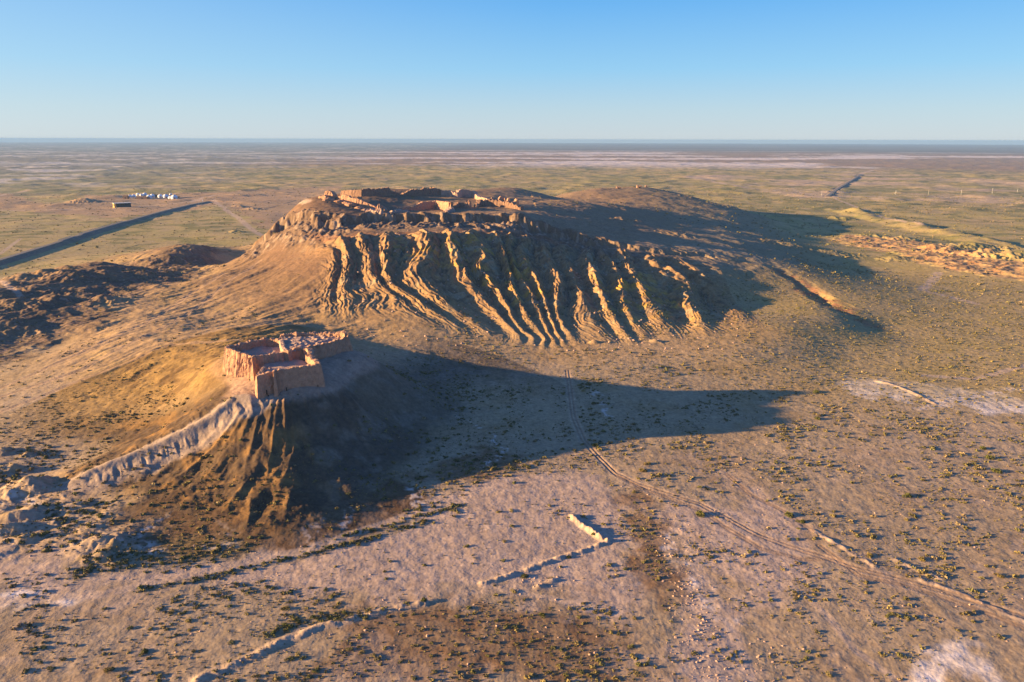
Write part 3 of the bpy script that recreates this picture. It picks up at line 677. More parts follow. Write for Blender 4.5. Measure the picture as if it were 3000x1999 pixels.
def patch(P, z0, amp, scale, step=.7, seed=0, sharp=1.0):    # an uneven earth floor inside a ring of walls
    P = np.array([p[:2] for p in P]); xs = np.arange(P[:, 0].min(), P[:, 0].max(), step); ys = np.arange(P[:, 1].min(), P[:, 1].max(), step)
    X, Y = np.meshgrid(xs, ys); Z = z0+ridged(X/scale, Y/scale, 4, 351+seed)*amp*sharp+fbm(X/2, Y/2, 3, 353)*amp*.4
    ins = in_poly(X.ravel(), Y.ravel(), P).reshape(X.shape)
    V = np.stack([X, Y, Z], 2).reshape(-1, 3); F = []
    ny, nx = X.shape
    for j in range(ny-1):
        for i in range(nx-1):
            if ins[j, i] or ins[j+1, i+1]: a = j*nx+i; F.append((a, a+1, a+nx+1, a+nx))
    used = sorted({v for f in F for v in f}); mp = {v: k for k, v in enumerate(used)}
    return V[used], [tuple(mp[v] for v in f) for f in F]

# ---------------------------------------------------------------- mud-brick fort on the small hill
def build_small_fort():
    t = tag(empty('mud_brick_fort', (-125, 390, 30)), 'ruined oval mud-brick fort with a square bastioned annex, crowning the small steep hill', 'fort')
    L = Vector((-125, 390, 30))
    def add(name, VF, m, sm_=False, par=None):
        V, F = VF; V = np.array(V)-np.array(L if par is None else L); o = obj(name, V, F, m, par or t, smooth=sm_); return o
    oval = zz('845,1030 823,1036 776,1042 746,1046 738,1052 728,1042 693,1033 668,1024 656,1017 662,1012 693,1007 736,997 778,990 812,991 829,994', 44.3)
    add('oval_wall', wall_mesh(oval, -1, 2.6, 1.6, 1.05, 2.3, .45, .55, zbot=29, seed=1), MUD)
    block = zz('884,1025 900,1018 931,1012,44.6 970,1003,44.8 1004,994,45 1018,987,45.8 1023,980,47 1016,973,47.6 1003,970,47.4 992,973,46.6 930,974,45.8 870,975,45.6 868,973,46.6 864,976,45.6 822,981,45.4 815,991,44.6', 44.6)
    add('long_wall', wall_mesh(block, 1, 2.4, 1.5, .6, 2.8, .5, .7, zbot=30, seed=5), MUD)
    cross = zz('829,993 834,1008 838,1019 845,1029', 44.8)
    add('cross_wall', wall_mesh(cross, -1, 2.2, .8, .3, 2.5, .3, .5, zbot=36, seed=8), MUDL)
    gate = zz('844,1031 862,1024 880,1021 896,1024 903,1031 898,1037', 45.0)
    add('gate_tower', wall_mesh(gate, 1, 3.2, .8, .2, 3, .4, .7, zbot=34, seed=9), MUD)
    ann = zz('778,1066,39.8 765,1081,40.3 748,1101,41.2 752,1103,41.4 775,1096,41.6 801,1090,41.8', 41.5)
    add('annex_wall', wall_mesh(ann, 1, 2.4, .9, .16, 3.5, .25, .4, zbot=24, seed=11, courses=True), MUD)
    ann2 = zz('807,1085,42.3 809,1087,42.3 850,1081,42.4 900,1074,42.8 942,1068,43.3 936,1058,43.6 922,1046,43.8 908,1037,44.2', 42)
    add('annex_wall', wall_mesh(ann2, 1, 2.6, 1.0, .16, 4, .25, .6, zbot=24, seed=12, courses=True), MUD)
    pil = zz('802,1085,42.9 801,1090,43 806,1089.5,43 808,1085,42.9', 43)
    add('pilaster', wall_mesh(pil, 1, 1.6, .5, 0, 3, .2, .3, zbot=24, seed=13), MUD)
    # arrow slots and beam grooves: dark blocks on the annex front, shade painted
    def slots(lst, seg):
        for (u, v0, v1, w_) in lst:
            # face line of the front wall
            a = np.array(seg[0]); b = np.array(seg[1]); k = (u-seg[2])/(seg[3]-seg[2]); p = a+(b-a)*k
            D = np.hypot(p[0], p[1]); z0 = CAMZ-D*math.tan(PITCH+math.atan((v1-1000)/FPX)); z1 = CAMZ-D*math.tan(PITCH+math.atan((v0-1000)/FPX))
            d = (b-a)[:2]/np.hypot(*(b-a)[:2]); nrm = np.array([d[1], -d[0]]); zt = a[2]
            V = []
            for z in (z0, z1):
                off = 1.0*(zt-z)/8.0+.02
                for s_ in (-w_*1.9, w_*1.9):
                    for q in (.16, -.5): V.append((*(p[:2]+d*s_+nrm*(off+q)), z))
            F = [(0, 2, 6, 4), (1, 5, 7, 3), (0, 4, 5, 1), (2, 3, 7, 6), (4, 6, 7, 5), (0, 1, 3, 2)]
            o = obj('arrow_slot', np.array(V)-np.array(L), F, SLOT, t)
    fa = (ann2[1], ann2[4], 809, 942)
    slots([(834, 1104, 1128, .13), (838, 1128, 1142, .16), (869, 1132, 1149, .2), (883, 1126, 1148, .14), (886, 1128, 1133, .13), (891, 1127, 1132, .13), (899, 1126, 1132, .13), (909, 1123, 1128, .12), (919, 1119, 1136, .17), (926, 1104, 1110, .1), (936, 1118, 1130, .14), (943, 1117, 1131, .13)], fa)
    slots([(774, 1106, 1118, .1), (777, 1120, 1134, .1), (789, 1124, 1146, .22), (793, 1136, 1148, .18)], (ann[3], ann[5], 752, 801))
    add('courtyard_floor', patch([(p[0], p[1]) for p in oval], 39.2, .9, 8, seed=1), MUDL, True)
    add('room_rubble', patch([(p[0], p[1]) for p in block]+[(cross[0][0], cross[0][1]), (cross[3][0], cross[3][1])], 43.1, 1.0, 7.0, seed=3), MUDL, True)
    add('annex_floor', patch([(p[0], p[1]) for p in ann[:6]]+[(p[0], p[1]) for p in ann2[1:]]+[(oval[0][0], oval[0][1]), (oval[2][0], oval[2][1])], 39.6, .22, 9, seed=5), MUDL, True)
    for (u, v, r, h) in [(872, 1036, 2.2, 1.4), (855, 1047, 1.2, 1.8), (790, 1079, .9, 1.5), (920, 1062, 2.5, 1.0), (905, 1068, 2, .8)]:
        x, y = at_z(u, v, 40.5); V, F = lump(r, h, int(u)); add('rubble_heap', (np.array(V)+np.array([float(x), float(y), 39.6]), F), MUDL)
def lump(r, h, seed, n=11, m=6):
    V = []; F = []; rg = np.random.default_rng(seed)
    for j in range(m+1):
        a = j/m*math.pi/2
        for i in range(n):
            t = i/n*2*math.pi; k = 1+.28*float(fbm(np.array([math.cos(t)*1.3+seed]), np.array([math.sin(t)*1.3+j*.5]), 2, 7)[0])
            V.append((r*math.cos(a)*math.cos(t)*k, r*math.cos(a)*math.sin(t)*k, h*math.sin(a)*k-(.4 if j == 0 else 0)))
    for j in range(m):
        for i in range(n): a = j*n+i; b = j*n+(i+1) % n; F.append((a, b, b+n, a+n))
    return V, F
build_small_fort()

# ---------------------------------------------------------------- walls of the large fort on the mesa
def build_big_fort():
    X0, Y0 = hit(1230, 600); L = np.array([float(X0[0]), float(Y0[0]), 84.0])
    t = tag(empty('hilltop_fortress', tuple(L)), 'large ruined mud-brick fortress with broken curtain walls on the flat-topped mesa', 'fortress')
    def base(u, v):
        x, y = hit(u, v, lambda a, b: macro(a, b)); return float(x[0]), float(y[0])
    def W(name, pts, thick, m=MUD, inward=1, fl=.5, tr=.7, seed=0, bat=1.2, fll=3.2):
        P = []
        for (u, v, h) in pts:
            x, y = base(u, v); P.append((x, y, Hs(x, y)+h*.95))
        V, F = wall_mesh(P, inward, thick, bat, fl, fll, .4, tr, step=.9, vs=1.3, seed=seed, thin=.35)
        return obj(name, V-L, F, m, t)
    # left wall, lit, seen from outside
    W('curtain_wall', [(985, 588, 4.5), (1000, 592, 5.5), (1006, 594, 8), (1023, 599, 8), (1024, 600, 6.5), (1043, 606, 7.5), (1045, 607, 9), (1066, 613, 7), (1080, 617, 6), (1094, 621, 5), (1100, 624, 3)], 4, seed=21)
    W('curtain_wall', [(1048, 599, 9.5), (1063, 601, 8)], 2, seed=41, fl=.2)
    W('bastion', [(950, 583, 5), (953, 584, 9.5), (963, 585, 11), (970, 586, 10), (975, 588, 5)], 7, seed=22, fl=.6)
    W('bastion', [(933, 585, 3.5), (937, 587, 4.5), (950, 588, 4.5), (955, 589, 3)], 6, seed=23, fl=.3)
    for k, (u, v, w_, h) in enumerate([(958, 592, 6, 3), (972, 593, 4, 2.2), (993, 596, 6, 2), (1014, 601, 5, 2.2), (1028, 607, 7, 3), (1052, 616, 6, 2.4), (1072, 623, 6, 2.2), (1090, 628, 7, 2.5), (1166, 624, 6, 3)]):
        x, y = base(u, v); V, F = lump(w_, h, 60+k); obj('buttress_stub', np.array(V)+np.array([x, y, Hs(x, y)])-L, F, MUDL if k > 5 else MUD, t)
    W('entrance_tower', [(1104, 625, 5), (1108, 626, 9), (1115, 627, 10), (1121, 627, 7), (1126, 629, 3)], 6, seed=24)
    W('rubble_bank', [(1074, 630, 2), (1085, 633, 4), (1100, 636, 4), (1118, 638, 5), (1128, 636, 2)], 9, MUDL, seed=25, fl=.4, tr=1.8, bat=5)
    # back wall, in shade
    W('curtain_wall', [(998, 576, 5), (1001, 576, 8.5), (1030, 576, 9), (1060, 576.5, 9)], 5, MUD_SHADE, seed=26, fl=.3)
    W('curtain_wall', [(1061, 576.5, 8), (1066, 576, 10.5), (1093, 576, 10), (1094, 576, 9.5), (1130, 576, 11), (1141, 575, 11), (1146, 575, 7), (1165, 574, 4), (1176, 574, 1.5)], 5, MUD_SHADE, seed=27, fl=.3, tr=1.4)
    W('curtain_wall', [(1178, 574, 1.5), (1190, 573, 5), (1200, 573, 8), (1240, 573, 9), (1245, 573, 11), (1260, 573, 9.5), (1290, 572, 9), (1296, 572, 6)], 6, MUD_SHADE, seed=28, fl=.3, tr=2.2)
    # right back wall, lit
    W('curtain_wall', [(1292, 573, 6), (1305, 574, 7.5), (1337, 580, 6), (1345, 580, 9), (1357, 577, 11), (1384, 579, 9), (1388, 581, 6), (1400, 587, 5), (1427, 595, 6)], 6, MUDL, seed=29, fl=.9, tr=1.4)
    # right front, mostly in shade with lit stubs
    W('curtain_wall', [(1400, 609, 2), (1410, 606, 8), (1430, 606, 9), (1464, 608, 8), (1500, 612, 6), (1524, 616, 3)], 6, MUD_SHADE, seed=30, fl=.6, tr=2.0)
    W('tower_stub', [(1436, 600, 6), (1441, 600, 9), (1447, 600, 8), (1449, 600, 5)], 4, seed=31)
    W('tower_stub', [(1462, 600, 8), (1466, 600, 11), (1476, 600, 11.5), (1480, 601, 4)], 5, seed=32)
    W('tower_stub', [(1486, 603, 5), (1489, 603, 10), (1494, 603, 10), (1496, 603, 4)], 5, seed=33)
    W('tower_stub', [(1504, 603, 7), (1510, 604, 10), (1512, 606, 9)], 4, seed=34)
    W('curtain_wall', [(1480, 608, 5), (1500, 609, 6), (1512, 607, 8)], 4, seed=35)
    W('tower_stub', [(1360, 609, 3), (1366, 609, 9), (1378, 609, 9.5), (1381, 609, 4)], 5, seed=36)
    W('tower_stub', [(1393, 611, 2), (1396, 611, 6), (1401, 611, 5)], 4, seed=37)
    W('curtain_wall', [(1330, 612, 2), (1345, 609, 6), (1360, 609, 5)], 5, MUD_SHADE, seed=38, tr=1.4)
    # gate walls in the middle of the front
    W('curtain_wall', [(1163, 626, 1.5), (1185, 620, 5), (1215, 617, 5), (1228, 616, 8), (1240, 614, 9.5), (1276, 612, 9.5)], 4, seed=39, fl=.6)
    W('gate_wall', [(1278, 612, 10), (1282, 614, 11), (1300, 619, 11), (1321, 625, 11), (1325, 622, 10), (1328, 617, 8)], 4, seed=40, fl=.9, fll=3.0)
    W('rubble_bank', [(1300, 632, 1), (1312, 632, 3), (1325, 628, 5), (1332, 624, 3)], 6, MUDL, seed=42, tr=1.5, bat=4)
    W('rubble_bank', [(1140, 632, 1), (1160, 630, 2.5), (1185, 628, 2), (1200, 628, 1)], 6, MUDL, seed=43, tr=1, bat=4)
build_big_fort()
# three square ruins on the back ridge
def ruin_hut(u, v, w_, d_, h_, label, seed):
    x, y = hit(u, v); x, y = float(x[0]), float(y[0]); z = Hs(x, y)
    t = tag(empty('watch_hut_ruin', (x, y, z)), label, 'ruin', 'small square ruins on the ridge behind the mesa')
    P = [(-w_/2, -d_/2), (w_/2, -d_/2), (w_/2, d_/2), (-w_/2, d_/2)]
    for i in range(4):
        a, b = P[i], P[(i+1) % 4]; hh = [h_, h_*.85, h_*.9, h_][i]
        V, F = wall_mesh([(x+a[0], y+a[1], z+hh), (x+b[0], y+b[1], z+h_*.9)], 1, 1.2, .4, .1, 3, .1, .5, step=.8, vs=1, seed=seed+i)
        obj('wall', V-np.array([x, y, z]), F, MUD, t)
    V = [(-w_/6, -d_/2-.5, 0), (w_/6, -d_/2-.5, 0), (w_/6, -d_/2-.35, h_*.55), (-w_/6, -d_/2-.35, h_*.55), (-w_/6, -d_/2+.6, 0), (w_/6, -d_/2+.6, 0), (w_/6, -d_/2+.6, h_*.55), (-w_/6, -d_/2+.6, h_*.55)]
    obj('doorway', V, [(0, 1, 2, 3), (7, 6, 5, 4), (0, 4, 5, 1), (3, 2, 6, 7), (0, 3, 7, 4), (1, 5, 6, 2)], SLOT, t)  # dark block on the front in place of the opening's shade
ruin_hut(1812, 553, 9, 7, 4.2, 'lone low square mud ruin standing left of the other two on the back ridge', 71)
ruin_hut(1872, 553, 9, 8, 5.5, 'wider square mud ruin with a doorway, front one of the pair on the back ridge', 75)
ruin_hut(1893, 550, 7.5, 7, 6.2, 'taller square mud ruin, right-hand one of the pair on the back ridge', 79)

# ---------------------------------------------------------------- yurt camp
FELT = mat('white_felt', (.72, .76, .80), .8, .08); FELTD = mat('grey_felt', (.42, .42, .42), .9, .1); WOODD = mat('painted_door', (.28, .10, .05), .7, .1)
REED = mat('reed_and_mud', (.22, .14, .10), .95, .3, 1.2); OCHW = mat('ochre_plaster', (.52, .34, .12), .9, .15); ROOFP = mat('pale_roof_sheet', (.42, .44, .46), .7, .1); DARKR = mat('shaded_timber', (.07, .06, .055), .9, .2)
def yurt(u, v, wpx, label, zc=0.0, dark=False, squash=1.0):
    x, y = hit(u, v); x, y = float(x[0]), float(y[0]); z = Hs(x, y); R = wpx*math.hypot(x, y)/FPX/2
    t = tag(empty('yurt', (x, y, z)), label, 'yurt', 'white felt yurts of the desert camp')
    n = 24; hw = R*.55; hr = R*.72*squash
    V = []; F = []
    for zz_, rr in ((-1, 1), (hw*.5, 1.02), (hw, 1)):
        for i in range(n): a = i/n*2*math.pi; V.append((R*rr*math.cos(a), R*rr*math.sin(a), zz_))
    for j in range(2):
        for i in range(n): F.append((j*n+i, j*n+(i+1) % n, (j+1)*n+(i+1) % n, (j+1)*n+i))
    obj('wall', V, F, FELTD if dark else FELT, t, smooth=True)
    V = []; F = []
    prof = [(1.07, hw-.1), (.92, hw+hr*.32), (.7, hw+hr*.62), (.42, hw+hr*.86), (.2, hw+hr*.97), (.17, hw+hr)]
    for rr, z_ in prof:
        for i in range(n): a = i/n*2*math.pi; V.append((R*rr*math.cos(a), R*rr*math.sin(a), z_))
    for j in range(len(prof)-1):
        for i in range(n): F.append((j*n+i, j*n+(i+1) % n, (j+1)*n+(i+1) % n, (j+1)*n+i))
    obj('roof', V, F, FELT, t, smooth=True)
    V = [(R*.17*math.cos(i/n*2*math.pi), R*.17*math.sin(i/n*2*math.pi), hw+hr+.02+q) for q in (0, .35) for i in range(n)]
    F = [(i, (i+1) % n, n+(i+1) % n, n+i) for i in range(n)]+[list(range(n, 2*n))]
    obj('smoke_ring', V, F, WOODD, t)
    d = R*1.03; a = math.radians(-60); c, s_ = math.cos(a), math.sin(a); wd = R*.2
    V = [(c*(d+q)-s_*k, s_*(d+q)+c*k, zq) for q in (-.4, .15) for k, zq in ((-wd, 0), (wd, 0), (wd, hw*.9), (-wd, hw*.9))]
    obj('door', V, [(4, 5, 6, 7), (3, 2, 1, 0), (0, 1, 5, 4), (3, 7, 6, 2), (0, 4, 7, 3), (1, 2, 6, 5)], WOODD, t)
yurt(380, 580, 11, 'white yurt at the far left end of the camp row, beside a brown hut')
yurt(392, 579.5, 12, 'white yurt second from the left end of the camp row')
yurt(405, 577, 9.5, 'small white yurt third from the left, set back behind the long dark shed')
yurt(415, 577.5, 8.5, 'smallest whitish yurt, half hidden behind the long dark shed')
yurt(425, 577, 12, 'white yurt just behind the right end of the long dark shed')
yurt(437.5, 582, 15, 'large white yurt in front, left one of the touching pair in mid row')
yurt(447, 580, 14, 'large white yurt, right one of the touching pair in mid row')
yurt(470, 580, 14, 'white yurt standing alone right of the small brown hut in mid row')
yurt(486, 580, 15, 'broad white yurt, third from the right end of the camp row')
yurt(499, 582, 10, 'small white yurt squeezed next to the rightmost large one')
yurt(511, 583, 17, 'biggest white yurt at the right end of the camp row')
yurt(500, 573, 6.5, 'tiny white yurt set back behind the right end of the row')
def shed(name, u, v, wpx, dpt, hpx, label, cat, wallm, roofm, rz=0.0, porch=False, group=None):
    x, y = hit(u, v); x, y = float(x[0]), float(y[0]); z = Hs(x, y); k = math.hypot(x, y)/FPX; W_ = wpx*k; h = hpx*k
    t = tag(empty(name, (x, y, z), rz), label, cat, group)
    def bx(nm, x0, x1, y0, y1, z0, z1, m, p=t):
        V = [(a, b, c) for c in (z0, z1) for a, b in ((x0, y0), (x1, y0), (x1, y1), (x0, y1))]
        return obj(nm, V, [(0, 3, 2, 1), (4, 5, 6, 7), (0, 1, 5, 4), (1, 2, 6, 5), (2, 3, 7, 6), (3, 0, 4, 7)], m, p)
    if porch:
        bx('wall', -W_/2, -W_*.38, 0, dpt, -1, h*.92, OCHW); bx('wall', -W_*.38+.003, W_/2, dpt*.3, dpt, -1, h*.9, DARKR)  # dark wall colour holds the shade of the side turned from the sun
        for i in range(7): q = -W_*.33+i*W_*.13; bx('porch_post', q, q+.4, .3, .7, -1, h*.9, DARKR)
        for i in range(3): q = dpt*(.16+i*.28); bx('window', -W_/2-.12, -W_/2+.3, q, q+dpt*.13, h*.3, h*.7, DARKR)
        bx('roof', -W_/2-.4, W_/2+.4, -.6, dpt+.5, h*.92+.003, h*1.0, roofm)
        bx('step', -W_*.06, W_*.1, -2, -.13, -.5, .4, ROOFP)
    else:
        bx('wall', -W_/2, W_/2, 0, dpt, -1, h*.85, wallm); bx('door', -W_*.08, W_*.08, -.12, .4, -.5, h*.6, DARKR)
        V = [(-W_/2-.3, -.4, h*.853), (W_/2+.3, -.4, h*.853), (W_/2+.3, dpt+.4, h*.853), (-W_/2-.3, dpt+.4, h*.853), (-W_/2-.3, dpt/2, h), (W_/2+.3, dpt/2, h)]
        obj('roof', V, [(0, 3, 2, 1), (0, 1, 5, 4), (2, 3, 4, 5), (0, 4, 3), (1, 2, 5)], roofm, t)
shed('camp_hut', 367, 583, 12, 9, 9, 'brown reed hut at the left end of the yurt row', 'hut', REED, REED)
shed('camp_shed', 416, 584, 27, 9, 7, 'long low dark brown shed in front of the small yurts', 'shed', REED, REED)
shed('camp_hut', 458, 580, 10, 8, 8, 'small brown hut between the touching yurts and the lone yurt', 'hut', REED, REED)
shed('camp_house', 361, 609, 40, 22, 10.5, 'flat-roofed ochre house with a long dark porch beside the dirt road', 'house', OCHW, ROOFP, 0.62, True)
shed('camp_kiosk', 521, 580, 5, 6, 4, 'low brown shelter right of the yurt camp', 'shelter', REED, REED)

# ---------------------------------------------------------------- roads on their embankments, guard rails, poles
ASPH = mat('worn_asphalt', (.17, .155, .15), .9, .15, .3); STEEL = mat('galvanised_rail', (.30, .33, .36), .6, .15); CONC = mat('pale_concrete', (.62, .60, .56), .85, .1)
def strip(name, P, half, zoff, m, step=6):
    R = resample(P, step); T = np.gradient(R[:, :2], axis=0); T /= np.linalg.norm(T, axis=1)[:, None]; Nn = np.stack([-T[:, 1], T[:, 0]], 1)
    z = H(R[:, 0], R[:, 1])
    V = []
    for k in (-half, half): V.append(np.stack([R[:, 0]+Nn[:, 0]*k, R[:, 1]+Nn[:, 1]*k, z+zoff], 1))
    for k in (-half, half): V.append(np.stack([R[:, 0]+Nn[:, 0]*k, R[:, 1]+Nn[:, 1]*k, z-.6], 1))
    V = np.concatenate(V); n = len(R); F = []
    for i in range(n-1):
        F += [(i, n+i, n+i+1, i+1), (i, i+1, 2*n+i+1, 2*n+i), (n+i, 3*n+i, 3*n+i+1, n+i+1)]
    o = obj(name, V, F, m); o['kind'] = 'structure'; return o
strip('road', ROAD1, 3.8, .3, ASPH); strip('road', ROAD2, 4.5, .35, ASPH)
def rail(u0, v0, u1, v1, label):
    a = np.array([float(q) for q in at_z(u0, v0, RH1)]); b = np.array([float(q) for q in at_z(u1, v1, RH1)])
    # keep the rail on the far shoulder
    def onto(p):
        best = None
        for i in range(len(ROAD1)-1):
            d = ROAD1[i+1]-ROAD1[i]; k = np.clip(np.dot(p-ROAD1[i], d)/np.dot(d, d), 0, 1); q = ROAD1[i]+d*k; e = np.hypot(*(p-q))
            if best is None or e < best[0]: n_ = np.array([-d[1], d[0]])/np.hypot(*d); best = (e, q+n_*4.3)
        return best[1]
    n = int(np.hypot(*(b-a))/4); P = np.array([onto(a+(b-a)*i/n) for i in range(n+1)]); Z = H(P[:, 0], P[:, 1])
    t = tag(empty('guard_rail', (P[0][0], P[0][1], Z[0])), label, 'guard rail', 'guard rails on the embankment road'); o0 = np.array([P[0][0], P[0][1], Z[0]])
    V = []; F = []
    for i in range(n+1):
        for dz, dn in ((1.0, 0), (1.7, 0), (1.7, .25), (1.0, .25)): V.append((P[i][0], P[i][1]+dn, Z[i]+dz))
    for i in range(n):
        for k in range(4): F.append((i*4+k, i*4+(k+1) % 4, i*4+4+(k+1) % 4, i*4+4+k))
    obj('rail_beam', np.array(V)-o0, F, STEEL, t)
    for i in range(0, min(n+1, 95)):
        V = [(P[i][0]+a_, P[i][1]+b_, Z[i]+c_) for c_ in (-.5, 1.4) for a_, b_ in ((-.3, -.12), (.3, -.12), (.3, .3), (-.3, .3))]
        obj('post', np.array(V)-o0, [(4, 5, 6, 7), (0, 1, 5, 4), (1, 2, 6, 5), (2, 3, 7, 6), (3, 0, 4, 7)], STEEL, t)
rail(160, 707, 211, 694, 'short guard rail on the near left stretch of the embankment road')
rail(234, 688, 367, 650, 'long guard rail along the middle of the embankment road')
def pole(u, v, hpx, label, lean=0.0, frame=False):
    x, y = at_z(u, v, 0); x, y = float(x), float(y); z = Hs(x, y); h = hpx*math.hypot(x, y)/FPX
    t = tag(empty('utility_pole', (x, y, z)), label, 'utility pole', 'utility poles crossing the plain at the right')
    def rod(nm, p, q, r0, r1, m):
        p = Vector(p); q = Vector(q); d = (q-p).normalized(); s1 = d.orthogonal().normalized(); s2 = d.cross(s1); V = []; n = 8
        for c, r in ((p, r0), (q, r1)):
            for i in range(n): a = i/n*2*math.pi; V.append(tuple(c+s1*math.cos(a)*r+s2*math.sin(a)*r))
        obj(nm, V, [(i, (i+1) % n, n+(i+1) % n, n+i) for i in range(n)]+[list(range(n, 2*n))], m, t)
    rod('post', (0, 0, -1), (lean, 0, h), .26, .2, CONC)
    if frame: rod('brace', (-h*.45, 0, -1), (lean*.9, 0, h*.93), .22, .18, CONC)
    rod('crossarm', (lean-1.6, 0, h*.93), (lean+1.6, 0, h*.93), .16, .16, CONC)
    for k in (-1.4, 0, 1.4): rod('insulator', (lean+k, 0, h*.93), (lean+k, 0, h*.93+.7), .14, .1, FELT)
pole(2406.5, 574.6, 11.5, 'pale concrete pole left of the foot of the far road embankment')
pole(2623, 571.6, 10.5, 'braced concrete pole, first to the right of the far road', .8, True)
pole(2719.5, 571.6, 10.5, 'concrete pole second to the right of the far road')
pole(2815.6, 570.7, 11, 'concrete pole third to the right of the far road')
pole(2906, 569, 12.5, 'taller concrete pole fourth to the right of the far road')
pole(2980, 565, 7, 'small distant concrete pole nearest the right edge')
x_, y_ = at_z(594, 592, 4); x_, y_ = float(x_), float(y_); z_ = Hs(x_, y_)
t = tag(empty('road_sign', (x_, y_, z_)), 'small white marker sign at the far end of the embankment road', 'sign')
obj('post', [(a, b, c) for c in (-1, 4.2) for a, b in ((-.3, -.3), (.3, -.3), (.3, .3), (-.3, .3))], [(4, 5, 6, 7), (0, 1, 5, 4), (1, 2, 6, 5), (2, 3, 7, 6), (3, 0, 4, 7)], CONC, t)
obj('panel', [(a, b, c) for c in (4.2, 6.4) for a, b in ((-1.1, -.35), (1.1, -.35), (1.1, -.1), (-1.1, -.1))], [(0, 3, 2, 1), (4, 5, 6, 7), (0, 1, 5, 4), (1, 2, 6, 5), (2, 3, 7, 6), (3, 0, 4, 7)], FELT, t)

# ---------------------------------------------------------------- scrub
def veg_mat(name):
    m = bpy.data.materials.new(name); m.use_nodes = True; nt = m.node_tree; N = nt.nodes; L = nt.links; p = N['Principled BSDF']
    p.inputs['Roughness'].default_value = .9; p.inputs['Specular IOR Level'].default_value = .1
    a = N.new('ShaderNodeAttribute'); a.attribute_name = 'leaf'
    nz = N.new('ShaderNodeTexNoise'); nz.inputs['Scale'].default_value = 1.5; g = N.new('ShaderNodeNewGeometry'); L.new(g.outputs['Position'], nz.inputs['Vector'])
    mr = N.new('ShaderNodeMapRange'); mr.inputs[1].default_value = .3; mr.inputs[2].default_value = .7; mr.inputs[3].default_value = .75; mr.inputs[4].default_value = 1.25; L.new(nz.outputs['Fac'], mr.inputs[0])
    mx = N.new('ShaderNodeMix'); mx.data_type = 'RGBA'; mx.blend_type = 'MULTIPLY'; mx.inputs['Factor'].default_value = 1; L.new(a.outputs['Color'], mx.inputs['A']); L.new(mr.outputs[0], mx.inputs['B']); L.new(mx.outputs['Result'], p.inputs['Base Color'])
    return m
SCRUBM = veg_mat('dry_scrub')
def clump(nt, leaf, seed, flat=.75):        # unit bush: nt leaf-like triangles spread through a dome
    rg = np.random.default_rng(seed); T = []
    lobes = rg.normal(0, .35, (4, 2))
    for i in range(nt):
        c = lobes[rg.integers(4)]; d = rg.normal(0, 1, 3); d /= np.linalg.norm(d); d[2] = abs(d[2]); r = rg.uniform(.35, .72)
        p = np.array([c[0]+d[0]*r, c[1]+d[1]*r, (.08+d[2]*r*1.15)*flat])
        a = rg.normal(0, 1, 3); a /= np.linalg.norm(a); b = np.cross(a, rg.normal(0, 1, 3)); b /= np.linalg.norm(b)+1e-9
        s = leaf*rg.uniform(.6, 1.4); T.append([p-a*s*.6-b*s*.5, p-a*s*.4+b*s*.6, p+a*s*.9])
    return np.array(T)
def poisson_like(n, fn, seed):
    rg = np.random.default_rng(seed); return fn(rg, n)
def scatter_zone(n, r0, r1, seed, azl=40, power=1.0):
    rg = np.random.default_rng(seed); a = np.radians(rg.uniform(-azl, azl, n)); r = (r0**(2-power)+(r1**(2-power)-r0**(2-power))*rg.random(n))**(1/(2-power)); return r*np.sin(a), r*np.cos(a)
PINKW = PINK+SALT
def dens(x, y):
    b = macro(x, y); n = fbm(x/26, y/26, 3, 401); n2 = fbm(x/90, y/90, 3, 403)
    d = .36+.7*n+.35*n2
    for P in PINKW: d = d-.42*poly_mask(x, y, P, 10)
    for P in DARKS: d = d+.18*poly_mask(x, y, P, 8)
    d = d+.35*sm(x+.25*(y-400), 80, 300)*sm(y, 380, 460)
    for P, wd in GREENL:
        q, _ = seg_dist(x, y, P); d = d+.5*(1-sm(q, wd*.5, wd*1.5))
    for P, _, _ in TRK:
        m = near(x, y, P, 10)
        if m.any(): q, _ = seg_dist(x[m], y[m], P); d[m] -= 1.5*(1-sm(q, 2.2, 3.5))
    steep = sm(b, 16, 28)*sm(y, 480, 520); d = d-.9*steep*(y < 1000)
    rh = np.hypot(x-HC[0], y-HC[1]); d = d-1.2*sm(b, 14, 22)*(rh < 110)
    d = d-.25*sm(b, 3, 10)*(x < -60)*(y > 400)-.5*sm(b, 30, 40)
    for P in (ROAD1, ROAD2):
        m = near(x, y, P, 40)
        if m.any(): q, _ = seg_dist(x[m], y[m], P); d[m] -= 2*(1-sm(q, 12, 25))
    return d
pts = []
for (n, r0, r1, pw, s0, s1, sd) in [(70000, 150, 520, 0.4, .16, .42, 7), (27000, 150, 470, 0.3, .34, 1.2, 1), (70000, 430, 980, .3, .25, 1.0, 2), (32000, 850, 2600, .6, 0.6, 2.0, 3)]:
    x, y = scatter_zone(n, r0, r1, sd, 38, pw); rg = np.random.default_rng(50+sd)
    k = rg.random(n) < np.clip(dens(x, y), 0.02, 1); x, y = x[k], y[k]
    s = s0+(s1-s0)*1.25*rg.random(len(x))**3.6
    pts.append(np.stack([x, y, s, rg.random(len(x)), rg.random(len(x))], 1))
pts = np.concatenate(pts)
